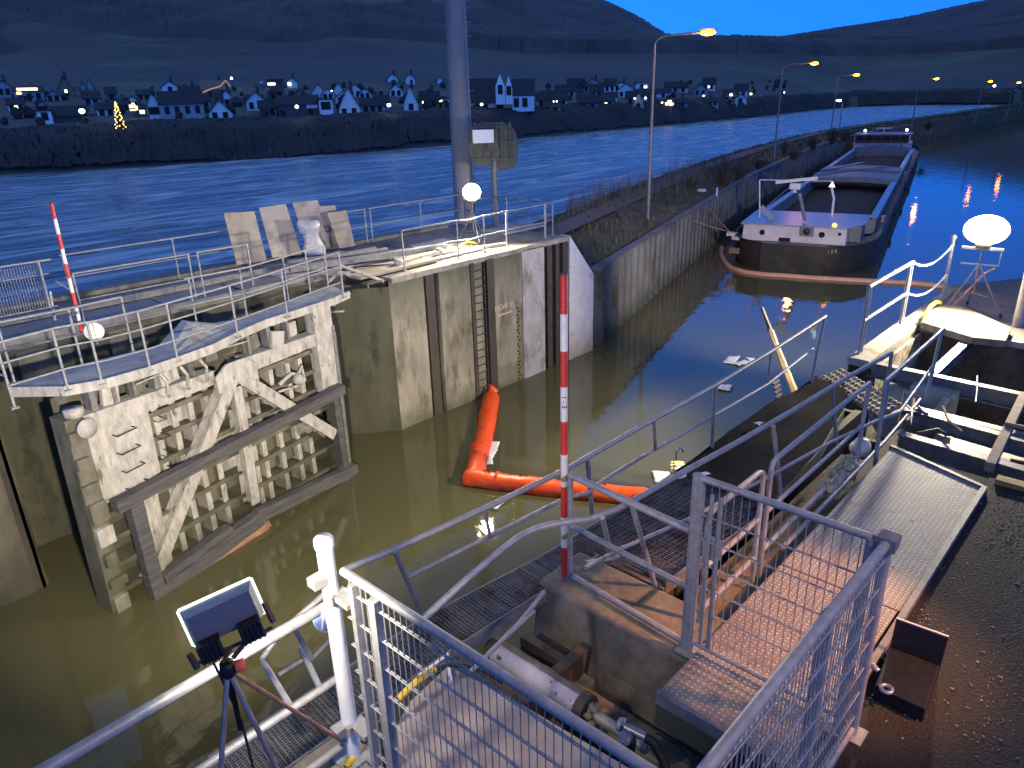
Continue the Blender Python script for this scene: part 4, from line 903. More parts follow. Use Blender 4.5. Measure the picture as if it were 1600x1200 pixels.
def glare_globe(t, c, rx_, rz_, side):  # round body added in the shape of the lamp's glare
    side = Vector(side).normalized(); n2 = side.cross(Vector((0, 0, 1)))
    b = MB(); vs = []; N, K = 14, 24
    for i in range(N+1):
        th = math.pi*i/N
        for k in range(K): ph = 2*math.pi*k/K; vs.append(c+side*(rx_*math.sin(th)*math.cos(ph))+n2*(rz_*math.sin(th)*math.sin(ph))+Vector((0, 0, rz_*math.cos(th))))
    b.add(vs, [(i*K+k, (i+1)*K+k, (i+1)*K+(k+1) % K, i*K+(k+1) % K) for i in range(N) for k in range(K)], True); b.build('glare_body', M['e_flood'], t)
    b = MB(); b.lathe([(.0, -.06), (.12, -.06), (.13, 0), (.05, .03)], c-Vector((0, 0, rz_)), 16); b.build('lamp_base', M['dark_steel'], t)
glare_globe(fA, hA, .26, .24, (toC.y, -toC.x, 0))
b = MB(); b.bar(hA-Vector((0, 0, .19))-Vector((toC.y, -toC.x, 0))*.28, hA-Vector((0, 0, .19))+Vector((toC.y, -toC.x, 0))*.28, .03, .03); b.build('crossbar', M['dark_steel'], fA)
area('floodlight_beam', hA+toC*.42, toC+Vector((0, 0, -.35)), 380, .15, WARM, 165)
t = thing('warning_tape', 'yellow and black flexible hose lying round the feet of the far tripod', 'hose', bA)
b = MB(); q = [Q(u, v, (0, bA.y-.2), (1, 0)) for u, v in ((706, 398), (718, 385), (730, 378), (742, 380), (752, 388), (760, 392))]
b.tube(q, .035, 8); b.build('hose', M['yellow'], t)
b = MB(); b.bar(bA+Vector((-2.6, -.4, .05)), bA+Vector((.3, -1.0, .05)), .12, .08); b.bar(bA+Vector((-3.2, -.9, .04)), bA+Vector((-.6, -.9, .04)), .2, .05); o = b.build('steel_beam', M['conc_pale'], None, bevel=.01); tag(o, 'pale steel beams lying on the coping left of the far tripod feet', 'steel beam')
b = MB(); b.bar((10.0, 14.6, .06), (12.6, 14.7, .06), .5, .07); o = b.build('timber_plank', M['board'], None, bevel=.01); tag(o, 'floodlit plank lying on the wall head at the corner of the gate recess', 'plank')

def clutter(name, label, cat, fn, m):
    b = MB(); fn(b); o = b.build(name, M[m], None); tag(o, label, cat)
clutter('power_cable', 'black power cable snaking along the floodlit far wall head from the tripod', 'cable', lambda b: b.tube([(bA.x+.1, bA.y, .03), (14.2, 15.0, .03), (13.4, 15.2, .03), (12.6, 14.8, .03), (11.6, 15.1, .03), (10.9, 15.6, .03), (9.5, 15.9, .05)], .02, 6), 'cable')
clutter('lever_casting', 'pale lever arm with round holes lying on the far wall head left of the tripod', 'lever arm', lambda b: (b.bar((11.5, 14.75, .12), (13.1, 15.0, .12), .14, .10), b.lathe([(0, 0), (.13, 0), (.13, .14), (0, .14)], (11.5, 14.75, .06), 14), b.lathe([(0, 0), (.10, 0), (.10, .16), (0, .16)], (13.1, 15.0, .05), 14)), 'gate_paint')
clutter('steel_beam', 'long grey beam crossing the trench behind the recess corner on the far deck', 'steel beam', lambda b: (b.bar((9.3, 16.3, .16), (13.6, 15.3, .16), .16, .14), b.bar((9.6, 16.9, .2), (12.2, 16.1, .2), .12, .1)), 'galvd')
clutter('purple_plate', 'small bluish plate lying between beams on the far deck beside the leaning boards', 'plate', lambda b: b.box((10.6, 16.9, .13), (11.5, 17.3, .16)), 'blue_steel')
clutter('hatch_dark_plate', 'flat black plate standing for a dark open hatch in the far deck behind the beams', 'hatch', lambda b: b.box((9.4, 15.6, -.002), (10.8, 16.4, .006)), 'black')  # flat black sheet painted as the shade inside an open trench
hB = D(1540, 366, 15.75); bB = Vector((hB.x, hB.y, 0))
fB = thing('tripod_floodlight', 'glaring tripod floodlight with work shelf on the near side lock head at right', 'floodlight', bB)
tripod(fB, bB, hB-Vector((0, 0, .2)), .55, a0=.3, m='galvd')
tb = Vector((-hB.x, -hB.y, 0)).normalized(); sdb = Vector((tb.y, -tb.x, 0))
glare_globe(fB, hB+Vector((0, 0, .08)), .36, .26, sdb)
b = MB(); b.obox(hB-Vector((0, 0, .26)), sdb, tb, (0, 0, 1), .33, .05, .02); b.obox(hB-Vector((0, 0, .55)), sdb, tb, (0, 0, 1), .30, .012, .012); b.bar(hB-Vector((0, 0, .26))-sdb*.3, hB-Vector((0, 0, .55))-sdb*.3, .02, .02); b.build('crossbar', M['galv'], fB)
area('floodlight_beam', hB+Vector((-.25, .5, .1)), Vector((11.6, 14, -2.3))-hB, 520, .15, (1.0, .86, .64), 84)
area('floodlight_beam', hB+Vector((.4, .5, .1)), Vector((32, 15.5, -2.6))-hB, 1100, .15, (1.0, .86, .70), 66)
area('floodlight_beam', hB+tb*.55, tb+Vector((-.1, .25, -.35)), 300, .15, WARM, 165)
b = MB(); fpt = P(1490, 480, 0); b.tube([hB-Vector((0, 0, .6))-sdb*.25, (hB-sdb*.5+fpt)/2, fpt+Vector((0, 0, .03))], .02, 6); o = b.build('orange_strap', M['boom_pale'], None); tag(o, 'faded orange strap running down the right tripod', 'strap')

# ------------------------------------------------------------------ street lamps along the bank
def street_lamp(label, bx, by, z0, head, mm, arm=True, energy=0):
    base = Vector((bx, by, z0)); head = Vector(head); Ht = head.z-z0
    t = thing('street_lamp', label, 'street lamp', base, 'sodium street lamps along the canal bank' if mm != 'e_lamp' else None)
    d = Vector((head.x-bx, head.y-by, 0)); L = d.length; dn = d.normalized() if L > .01 else Vector((1, 0, 0))
    top = base+Vector((0, 0, Ht-.35))
    b = MB(); b.tube([base-Vector((0, 0, .3)), base+Vector((0, 0, Ht*.5)), top], .085, 8, .05); b.build('pole', M['galvd'], t)
    b = MB(); b.tube([top, top+Vector((0, 0, .18))+dn*.12, base+Vector((0, 0, Ht-.05))+dn*.4, head-dn*.25+Vector((0, 0, .03))], .04, 8); b.build('arm', M['galvd'], t)
    h = MB(); sd = dn.cross(Vector((0, 0, 1))); h.prism([head-dn*.3-sd*.08+up*.05, head-dn*.3+sd*.08+up*.05, head+dn*.3+sd*.13+up*.05, head+dn*.36+up*.05, head+dn*.3-sd*.13+up*.05], None, (0, 0, .09)); lh = h.build('lamp_head', M['galvd'], t)
    g = MB(); vs = []; g.blob(head+dn*.03-up*.01, .30, .30, .10, 12, 6); g.build('glass', M[mm], lh)
    if energy:
        l = bpy.data.lights.new('street_lamp_light', 'POINT'); l.energy = energy; l.color = (1, .45, .12); l.shadow_soft_size = .2; o = bpy.data.objects.new('street_lamp_light', l); col.objects.link(o); o.location = head-up*.2
up = Vector((0, 0, 1))
p = P(1012, 345, -1.35); hd = Q(1105, 51, (p.x, p.y), (ray(1012, 200).y, -ray(1012, 200).x)); street_lamp('nearest tall street lamp with a long curved arm glowing orange against the sky', p.x, p.y, -1.35, hd, 'e_sodium', energy=26)
p = P(1209, 250, -1.3); street_lamp('second street lamp with its yellow orange head above the barge', p.x, p.y, -1.3, D(1272, 99, 66.5), 'e_sodium2', energy=24)
p = P(1297, 217, -1.3); street_lamp('third orange street lamp along the bank left of the barge wheelhouse', p.x, p.y, -1.3, D(1338, 117, 92), 'e_sodium2', energy=20)
p = P(1424, 201, -1.3); street_lamp('fourth orange street lamp just beyond the barge wheelhouse', p.x, p.y, -1.3, D(1463, 123, 116), 'e_sodium2', energy=20)
p = P(1524, 190, -1.3); street_lamp('fifth orange street lamp near the right edge', p.x, p.y, -1.3, D(1547, 127, 134), 'e_sodium2')
p = P(1572, 186, -1.3); street_lamp('sixth and farthest orange street lamp at the right edge', p.x, p.y, -1.3, D(1592, 129, 147), 'e_sodium2')
p = P(1305, 212, -1.3); street_lamp('shorter street lamp with a white head beside the third orange lamp', p.x+1, p.y, -1.3, D(1311, 157, 98), 'e_lamp')
# orange lamp over the yard behind the photographer, lights the tread plates
# ================================================================== BARGE
SO = Vector((33.4, 13.5, 0)); SD = Vector((.971, .24, 0)).normalized(); SN = Vector((-SD.y, SD.x, 0))
def S(t, c, z): return SO+SD*t+SN*c+Vector((0, 0, z))
def Sz(t, u, v): return Q(u, v, SO+SD*t, SN)
LEN = 68.0
def hb(t):   # half beam
    if t < 4: return 3.35*math.sqrt(max(0, 1-((4-t)/4.1)**2))**.55
    if t > LEN-7: return 3.35*max(.02, 1-((t-(LEN-7))/7.0)**2)
    return 3.35
def ztop(t): return -2.72+(.0 if t < 3 else 0)+ (.35*max(0, (t-(LEN-12))/12))-(.25 if 5 < t < LEN-10 else 0)
barge = thing('cargo_barge', 'long black hulled river cargo barge with open hold moored along the sheet piles', 'barge', S(34, 0, WZ))
ts = [.0, .15, .5, 1.0, 1.7, 2.6, 3.6, 4.5, 5.5, 12, 25, 40, 55, LEN-12, LEN-7, LEN-5, LEN-3, LEN-1.5, LEN-.4, LEN]
rows = []
for t_ in ts:
    h = hb(t_); z = ztop(t_); row = []
    for k, (f, zz) in enumerate(((.55, -5.4), (.86, -4.7), (.97, -4.1), (1.0, -3.5), (1.0, z))): row.append(S(t_+(.5*(1-f) if t_ < 3 else -.3*(1-f)), h*f, zz))
    rows.append([S(t_+(.5*(.45) if t_ < 3 else -.15), -h*.55, -5.4)][:0]+list(reversed([S(t_+(.5*(1-f) if t_ < 3 else -.3*(1-f)), -h*f, zz) for f, zz in ((.55, -5.4), (.86, -4.7), (.97, -4.1), (1.0, -3.5), (1.0, z))]))+row)
# row order: starboard top -> bottom, then port bottom -> top
rows = [[r[i] for i in range(10)] for r in rows]
b = MB(); b.grid(rows); b.face(rows[0]); b.face(rows[-1][::-1]); b.build('hull', M['ship_black'], barge)
b = MB(); rim = [S(t_, hb(t_), ztop(t_)) for t_ in ts]; b.tube(rim, .05, 6); b.tube([S(t_, -hb(t_), ztop(t_)) for t_ in ts], .05, 6); b.build('rubbing_rail', M['ship_black'], barge)
b = MB()
for i in range(len(ts)-1): b.face([S(ts[i], -hb(ts[i]), ztop(ts[i])-.35), S(ts[i+1], -hb(ts[i+1]), ztop(ts[i+1])-.35), S(ts[i+1], hb(ts[i+1]), ztop(ts[i+1])-.35), S(ts[i], hb(ts[i]), ztop(ts[i])-.35)])
b.build('deck', M['ship_grey'], barge)
# stern house
ZD = -3.05
def sbox(t0, t1, c0, c1, z0, z1, m, name, par=barge, bev=.02):
    b = MB(); b.prism([S(t0, c0, z0), S(t0, c1, z0), S(t0, c1, z1), S(t0, c0, z1)], None, SD*(t1-t0)); return b.build(name, m, par, bevel=bev)
hs_ = sbox(2.3, 5.6, -1.95, 2.85, ZD, -2.28, M['ship_white'], 'stern_house')
b = MB(); b.prism([S(2.15, -1.95, -2.28), S(2.15, 2.95, -2.28), S(2.5, 2.95, -2.16), S(6.0, 2.95, -2.10), S(6.0, -2.75, -2.10), S(3.6, -2.75, -2.12), S(2.5, -1.95, -2.16)][::-1] if False else [S(2.15, 2.95, -2.26), S(2.15, -1.95, -2.26), S(3.4, -2.65, -2.2), S(6.0, -2.65, -2.16), S(6.0, 2.95, -2.16)], None, (0, 0, .07)); b.build('house_roof', M['ship_roof'], barge)
sbox(3.4, 5.6, -2.5, -1.96, ZD, -2.3, M['ship_grey'], 'side_locker')
for u, v, r_ in ((1191, 363, .12), (1284, 367, .13), (1312, 366, .07)):
    p = Sz(2.28, u, v); b = MB(); b.lathe([(0, 0), (r_, 0), (r_*1.1, .02), (r_*1.1, .0)], p, 16, -SD); b.build('porthole', M['black'], hs_)
p = Sz(2.2, 1261, 361); b = MB(); b.obox(p+SD*.05, SN, SD, up, .30, .16, .24); b.build('fan_unit', M['ship_grey'], hs_)
b = MB(); b.lathe([(0, .0), (.17, 0), (.17, .03), (.05, .03), (.05, .05), (0, .05)], p-SD*.11, 18, -SD); b.build('fan', M['dark_steel'], hs_)
b = MB()
for k, (u0, u1, mm) in enumerate(((1217, 1234, 'black'), (1235, 1252, 'ship_white'))):
    p0 = Sz(2.25, u0, 372); p1 = Sz(2.25, u1, 377); q = MB(); q.obox((p0+p1)/2, SN, SD, up, abs((p1-p0).dot(SN))/2, .03, .09); q.build('vent_panel', M[mm], hs_)
# aft recess bulwark items
for u, v in ((1142, 366), (1150, 372)):
    p = Sz(1.2, u, v); b = MB(); b.obox(p, (SN+SD*.3), SD, up, .22, .12, .08); b.build('bollard', M['ship_white'], barge, bevel=.02)
b = MB()
for k in range(14):
    t_ = 1.6+k*.25; c = -hb(t_)*.98; b.tube([S(t_, c, -2.75), S(t_, c, -2.45)], .015, 4)
b.tube([S(t_/4, -hb(t_/4)*.98, -2.44) for t_ in range(6, 21)], .018, 5); b.build('stern_railing', M['ship_grey'], barge)
t_ = .22; tm = mat('faded_hull_lettering', (.30, .32, .16), (.12, .13, .07), 9, .8)
rgt = -SN
def hull_text(u, v, body, size):
    p = Sz(.2, u, v); p = p-SD*.35; text_part('hull_lettering', body, size, p, (rgt*.96+SD*.0), (0, 0, 1), tm, barge, .004)
for k, u in enumerate((1283, 1289, 1295, 1301, 1307)):
    p = Sz(.25, u, 395-(k*1.0)); b = MB(); b.obox(p-SD*.22+up*.0, rgt, SD, up, .035, .02, .09); b.build('hull_lettering', tm, barge)
b = MB(); p = Sz(.4, 1148, 391); b.obox(p-SD*.1, SN, SD, up, .25, .04, .14); b.build('hull_patch', mat('ochre_patch', (.22, .17, .08), (.1, .08, .05), 5, .8), barge)
# mast frame (lowered radar mast), radar and lights
fr = MB()
a0 = Sz(3, 1187, 340); a1 = Sz(3, 1187, 281); a2 = Sz(3, 1300, 283); a3 = Sz(3, 1300, 338)
fr.tube([a0, a1], .04, 6); fr.tube([a1, a2], .03, 6); fr.tube([Sz(3, 1299, 291), Sz(3, 1303, 310), a3], .06, 6); fr.build('mast_frame', M['ship_white'], barge)
b = MB(); b.bar(Sz(2.9, 1212, 285), Sz(2.9, 1278, 278), .09, .14); b.build('radar_scanner', M['white_paint'], barge)
b = MB(); pr = Sz(3, 1243, 291); b.obox(pr, SN, SD, up, .26, .2, .14); b.obox(pr-up*.2, SN, SD, up, .09, .09, .12); b.build('radar_motor', M['white_paint'], barge, bevel=.04)
b = MB(); b.tube([Sz(3, 1249, 302), Sz(3, 1258, 345)], .10, 8, .08); b.build('radar_post', M['ship_grey'], barge)
b = MB(); p = Sz(2.95, 1300, 289); b.prism([p+SN*.14-up*.1, p-SN*.14-up*.1, p+up*.16], None, SD*.08); b.build('mast_lamp', emis('pale_mast_lamp', (1, 1, .8), .25), barge)
b = MB(); b.bar(Sz(3.2, 1189, 323), Sz(3.2, 1207, 342), .12, .26); b.build('ladder_board', M['ship_roof'], barge)
b = MB(); b.tube([Sz(3, 1199, 322), S(22, 3.1, -1.9)], .03, 5); b.build('stay_wire', M['ship_grey'], barge)
b = MB(); p = Sz(2.1, 1304, 352); b.blob(p, .10, .12, .10); b.build('deck_lamp', emis('orange_deck_lamp', (1, .35, .05), .6), barge)
# hold coamings
ZC = -2.35
for c in (-2.75, 2.75):
    b = MB(); b.prism([S(7, c-.1, -3.2), S(7, c+.1, -3.2), S(7, c+.1, ZC), S(7, c-.1, ZC)], None, SD*48); b.build('coaming', M['ship_grey'], barge)
    b = MB(); b.prism([S(6.8, c-.18, ZC), S(6.8, c+.18, ZC), S(6.8, c+.18, ZC+.06), S(6.8, c-.18, ZC+.06)], None, SD*48.4); b.build('coaming_rail', M['ship_roof'], barge)
sbox(6.8, 7.0, -2.75, 2.75, -3.2, -2.45, M['ship_grey'], 'coaming')
rows = []
for i in range(60):
    t_ = 7+i*.81; row = []
    for k in range(9):
        c = -2.65+5.3*k/8; q = S(t_, c, -3.12+.14*math.sin(math.pi*k/8)+.16*noise.noise(Vector((t_*.7, c, 0)))); row.append(q)
    rows.append(row)
b = MB(); b.grid(rows); b.build('cargo', M['cargo'], barge)
# hatch bulkheads across the hold
def arch(t0, t1, z0, z1, m, name, camber=.18, n=10):
    b = MB(); top = []; bot = []
    for k in range(n+1):
        c = -2.85+5.7*k/n; f = 1-(2*k/n-1)**2; top.append((c, z1+camber*f)); bot.append((c, z0+camber*f*.8))
    pr = [S(t0, c, z) for c, z in bot]+[S(t0, c, z) for c, z in reversed(top)]
    b.prism(pr, None, SD*(t1-t0)); b.build(name, m, barge)
arch(23.5, 27.5, -2.55, -2.22, M['ship_grey'], 'hatch_cover'); arch(29, 32, -2.5, -2.15, M['ship_grey'], 'hatch_cover'); arch(33.2, 33.7, -3.0, -2.3, M['ship_grey'], 'bulkhead')
b = MB(); b.bar(S(25, 2.6, -2.0), S(31, -1.8, -1.95), .4, .06); b.bar(S(28, 2.2, -1.98), S(34, .2, -1.93), .4, .06); b.build('hatch_plank', M['ship_grey'], barge)
arch(54.5, 55.0, -3.2, -2.2, M['ship_grey'], 'bulkhead', .3)
# wheelhouse and forward accommodation
wh = sbox(57, 63, -2.45, 3.2, -3.2, -1.95, M['ship_white'], 'wheelhouse')
sbox(56.85, 57.0, -2.6, 3.35, -1.98, -1.88, M['ship_roof'], 'wheelhouse_sill')
ww = sbox(57.3, 61, -2.2, 3.0, -1.88, -1.05, M['maroon'], 'wheelhouse_cabin')
sbox(57.0, 61.4, -2.45, 3.25, -1.05, -.92, M['ship_grey'], 'wheelhouse_roof')
b = MB()
for k in range(6): b.obox(S(57.27, -1.75+k*.86, -1.40), SN, SD, up, .34, .03, .22)
b.build('cabin_window', M['win'], ww)
for c in (1.85, -1.6): b = MB(); b.obox(S(56.9, c, -2.5), SN, SD, up, .06, .06, .55); b.build('front_post', M['dark_steel'], wh)
b = MB(); b.obox(S(56.95, .2, -2.1), SN, SD, up, .3, .05, .25); b.build('name_plate', mat('brown_plate', (.2, .12, .09)), wh)
for u, v, mm in ((1352, 204, 'e_lamp'), (1417, 203, 'e_lamp')):
    p = Sz(58, u, v); b = MB(); b.tube([Vector((p.x, p.y, -1.0)), p], .03, 5); b.build('light_post', M['ship_grey'], barge); b = MB(); b.blob(p, .13, .13, .13); b.build('deck_light', M['e_lamp'], barge)
b = MB(); b.tube([S(57, -2.3, -1.9), S(57, -2.3, -.7)], .05, 6); b.tube([S(57, 3.1, -1.9), S(57, 3.1, -1.2)], .04, 6); b.tube([S(60, .5, -.95), S(60, .5, -.4)], .05, 6); b.bar(S(60, -.3, -.45), S(60, 1.3, -.45), .08, .08); b.build('aerial', M['ship_white'], barge)
b = MB()
for k in range(12): b.tube([S(9+k*4, -3.25, -2.97), S(9+k*4, -3.25, -2.45)], .02, 4)
b.build('side_stanchion', M['ship_grey'], barge)
for k, t_ in enumerate((9.5, 34.0)): b = MB(); b.lathe([(0, 0), (.09, 0), (.09, .3), (.13, .32), (.13, .36), (0, .36)], S(t_, -3.05, -2.97), 10); b.build('bollard', M['ship_white'], barge)

for a_, q_ in ((S(1.0, 2.9, -2.7), (36.5, 20.2, -1.3)), (S(2.0, 3.0, -2.7), (31.0, 18.6, -1.3)), (S(44, 3.1, -2.7), (79, 30.6, -1.3))):
    a_ = Vector(a_); q_ = Vector(q_); b = MB(); b.tube([a_+(q_-a_)*k/8-up*(.5*(k/8)*(1-k/8)) for k in range(9)], .025, 6); b.build('mooring_line', M['wood'], barge)
for k, t_ in enumerate((3.2, 14, 27, 40)):
    b = MB(); c = S(t_, -3.42 if t_ > 4 else -3.2, -3.05); b.lathe([(.14, -.07), (.27, -.07), (.29, 0), (.27, .07), (.14, .07), (.14, -.07)], c, 16, SN); b.build('tyre_fender', M['rubber'], barge)
# ------------------------------------------------------------------ booms, pads, timber in the water
def boom(name, pts, r, m, label, z=WZ+.02, group=None, n=14, flat=1.0, seg=True):
    t = thing(name, label, 'oil boom', (pts[0][0], pts[0][1], WZ)); q = []
    for i in range(len(pts)-1):
        a, b_ = Vector((*pts[i], z)), Vector((*pts[i+1], z))
        nn = max(2, int((b_-a).length/.6)); q += [a+(b_-a)*k/nn for k in range(nn)]
    q.append(Vector((*pts[-1], z)))
    b = MB(); b.tube(q, r, n); b.build('float_tube', m, t); return t
p1 = P(768, 622, WZ); p2 = P(738, 752, WZ); p3 = P(1012, 782, WZ)
t = thing('orange_boom', 'thick bright orange containment boom lying in an L shape on the lock water', 'containment boom', (p2.x, p2.y, WZ))
def sag(a, b_, n=12, amp=.04):
    d = b_-a; s = Vector((-d.y, d.x, 0)).normalized(); return [a+d*k/n+s*amp*math.sin(math.pi*k/n)+up*(.01*math.sin(k*1.7)) for k in range(n+1)]
z5 = up*.05; R0 = .225
def crumple(pts, r, m, par, seed):
    n = 20; rows = []; q = []
    for i in range(len(pts)-1): q += [pts[i]+(pts[i+1]-pts[i])*k/4 for k in range(4)]
    q.append(pts[-1]); d = (pts[-1]-pts[0]).normalized(); sd = d.cross(up).normalized()
    for i, c in enumerate(q):
        e_ = .86 if i in (0, len(q)-1) else 1; row = []
        for k in range(n+1):
            a = 2*math.pi*(k % n)/n; f = 1+.06*noise.noise(Vector((math.cos(a)*1.2, math.sin(a)*1.2, i*.32+seed)))+.03*noise.noise(Vector((math.cos(a)*4, math.sin(a)*4, i*1.1+seed)))
            row.append(c+(sd*math.cos(a)*1.08+up*math.sin(a)*.92)*r*f*e_)
        rows.append(row)
    b = MB(); b.grid(rows); b.face(rows[0][:-1]); b.face(rows[-1][:-1][::-1]); return b.build('boom_arm', m, par)
crumple(sag(p1+z5, p2+z5+(p2-p1).normalized()*.15), R0, M['boom'], t, 1.0)
crumple(sag(p2+z5-(p3-p2).normalized()*.16, p3+z5, amp=-.06), R0*1.05, M['boom'], t, 9.0)
b = MB(); b.tube([p1+z5, p1+Vector((.1, .12, .25)), p1+Vector((.2, .02, .1))], .12, 8); b.build('boom_end_strap', M['boom'], t)
for f in (.06, .28, .5, .72): d = (p3-p2).normalized(); c = p2+(p3-p2)*f; b = MB(); b.tube([c+z5+up*.19, c+z5+up*.25+d*.05, c+z5+up*.25+d*.16, c+z5+up*.19+d*.2], .014, 6); b.build('handle', M['black'], t)
b = MB()
for f in (.15, .45, .75): c = p2+(p3-p2)*f; d = (p3-p2).normalized(); b.tube([c-d*.02+z5, c+d*.02+z5], R0*1.09, 16)
for f in (.3, .7): c = p1+(p2-p1)*f; d = (p2-p1).normalized(); b.tube([c-d*.012+z5, c+d*.012+z5], R0*1.04, 16)
b.build('seam_band', mat('boom_band', (.62, .05, .006)), t)
bp_ = [P(u, v, WZ) for u, v in ((1127, 388), (1126, 398), (1131, 410), (1142, 420), (1165, 427), (1200, 431), (1222, 432), (1260, 435), (1310, 438), (1370, 441), (1430, 444), (1480, 450))]
boom('pale_boom', [(p.x, p.y) for p in bp_], .13, M['boom_pale'], 'thin faded orange floating boom curving round the stern of the barge')
def pad(u, v, du, dv_, label, rot=0):
    c = P(u, v, WZ); rows = []; sx = .26*du; sy = .2*dv_; cs, sn = math.cos(rot), math.sin(rot)
    for i in range(6):
        row = []
        for k in range(6):
            x = (i/5-.5)*2*sx+random.uniform(-.015, .015); y = (k/5-.5)*2*sy+random.uniform(-.015, .015)
            row.append(c+Vector((x*cs-y*sn, x*sn+y*cs, .03+.05*noise.noise(Vector((x*4+u, y*4, v))))))
        rows.append(row)
    b = MB(); b.grid(rows); o = b.build('sorbent_pad', M['pad']); tag(o, label, 'sorbent pad', 'white sorbent pads floating on the water'); so = o.modifiers.new('s', 'SOLIDIFY'); so.thickness = .012
pad(768, 698, .9, .8, 'uppermost of three white pads beside the vertical arm of the orange boom', .6)
pad(765, 710, .9, .7, 'middle of three white pads beside the vertical arm of the orange boom', .5)
pad(761, 722, .7, .7, 'lowest of three white pads beside the vertical arm of the orange boom', .8)
pad(1143, 563, 1.5, .9, 'larger left violet white pad on the dark blue water', .2)
pad(1160, 568, 1.2, .8, 'pad touching the larger left pad on the dark blue water', -.3); pad(1174, 563, .8, .6, 'small rightmost pad of the upper floating group', .9)
pad(1133, 607, .9, .9, 'single pad floating alone below the upper group', .3)
pad(1034, 747, 1.0, .9, 'white pad at the end of the orange boom below the walkway edge', .7); pad(1063, 733, .5, .5, 'small white pad next to the metal hook above the walkway edge', .2)
pad(785, 788, 1.1, .12, 'thin white scrap floating below the bend of the orange boom', .1)
# broken timber fender sticking up
a = D(1243, 618, 14.6); a2 = D(1190, 480, 14.9); ext = a+(a-a2)*.9
t = thing('broken_timber', 'broken pale timber post with metal tip sticking out of the water behind the walkway', 'timber post', ext)
b = MB(); rows = []
d = (a2-ext); dn = d.normalized(); s1 = dn.cross(up).normalized(); s2 = s1.cross(dn)
for i in range(13):
    f = i/12*.86; wv = .12*(1-.5*f); p = ext+d*f; j = [random.uniform(.85, 1.15) for _ in range(6)]
    r_ = [p+(s1*math.cos(k*math.pi/3)*wv*j[k]+s2*math.sin(k*math.pi/3)*wv*.8*j[k]) for k in range(6)]; rows.append(r_+[r_[0]])
b.grid(rows, False); b.build('shaft', M['wood'], t)
b = MB(); b.tube([ext+d*.84, ext+d*1.0], .045, 6, .03); b.tube([ext+d*.85+s1*.08, ext+d*.87-s1*.09], .03, 5); b.build('metal_tip', M['dark_steel'], t)
b = MB()
for k in range(4): q = D(1213+k*1.5, 597+k*7, 14.3); b.bar(q-s1*.16, q+s1*.12, .05, .03)
b.build('broken_slats', M['dark_steel'], t)
# ================================================================== NEAR SIDE
# ---- near gate walkway, open bar grating
nw = thing('grating_walkway', 'damaged open bar grating walkway with bent handrail on the near gate', 'walkway', (6, 3.2, 0))
# outer / inner edges (x -> y)
OUT = [(1.2, 4.03), (2.2, 4.02), (3.1, 4.02), (4.4, 3.84), (6.0, 3.76), (8.0, 3.74), (9.4, 3.72), (10.3, 3.66)]
INN = [(1.2, 3.56), (3.0, 3.56), (3.9, 3.50), (4.75, 3.45), (4.8, 2.75), (6.2, 2.62), (8.2, 2.72), (9.6, 2.95), (10.3, 3.25)]
ZG = -.06
def zg(x): return ZG-.05*math.sin((x-4.8)*1.1) if 4.8 < x < 8 else ZG
m_gr = mat('grating_steel', (.17, .175, .18), (.10, .10, .105), 10, .5, .4, c3=(.07, .05, .04), scale3=3)
b = MB(); x = 1.25
while x < 9.5:
    y0, y1 = lerp(INN, x), lerp(OUT, x); z = zg(x); j = random.uniform(-.006, .006)
    b.bar((x, y0+.02, z+j), (x+.03, y1-.02, z+j), .007, .035); x += .034
b.build('bearing_bars', m_gr, nw)
b = MB()
for k in range(20):
    pts = [(x_, lerp(INN, x_)+(lerp(OUT, x_)-lerp(INN, x_))*(k+.5)/20, zg(x_)+.012) for x_ in [1.25+i*.55 for i in range(16)]]
    for i in range(len(pts)-1): b.bar(pts[i], pts[i+1], .006, .008)
b.build('cross_rods', m_gr, nw)
b = MB()
for T_ in (OUT, INN):
    for i in range(len(T_)-1):
        if T_ is INN and T_[i][0] == 4.75: continue
        b.bar((*T_[i], ZG-.05), (*T_[i+1], ZG-.05), .02, .13)
for x_ in (1.6, 2.6, 3.6, 4.8, 5.9, 7.0, 8.1, 9.2): b.bar((x_, lerp(INN, x_), ZG-.09), (x_, lerp(OUT, x_), ZG-.09), .06, .09)
b.build('edge_beam', M['galvd'], nw)
# black netting sheet over the far part of the grating
b = MB(); rows = []
for i in range(16):
    x_ = 6.6+i*.25; row = []
    for k in range(8):
        y_ = lerp(INN, x_)+(lerp(OUT, x_)-lerp(INN, x_))*k/7; row.append((x_, y_-.02, zg(x_)+.05+.05*noise.noise(Vector((x_*1.5, y_*2, 1)))+(.04 if k in (0, 7) else 0)))
    rows.append(row)
b.grid(rows); o = b.build('debris_net', mat('black_netting', (.006, .006, .007), (.013, .013, .016), 3, .9, 0, .012, 90, spec=.08)); tag(o, 'black netting sheet spread over the far end of the grating walkway', 'netting')
# coarse anti slip plate at the end
b = MB(); pts = [P(1279, 594, -.05), P(1315, 580, -.05), P(1392, 640, -.05), P(1374, 655, -.05)]; b.prism([pts[0], pts[3], pts[2], pts[1]], None, (0, 0, .05)); pl = b.build('end_plate', M['tread2'], nw)
b = MB(); e1 = pts[3]-pts[0]; e2 = pts[1]-pts[0]
for i in range(16):
    for k in range(4): c = pts[0]+e1*((i+.5)/16)+e2*((k+.5)/4); c.z = .0; b.lathe([(.035, 0), (.028, .022), (.012, .026), (0, .012)], c, 7)
b.build('anti_slip_studs', M['tread2'], pl)
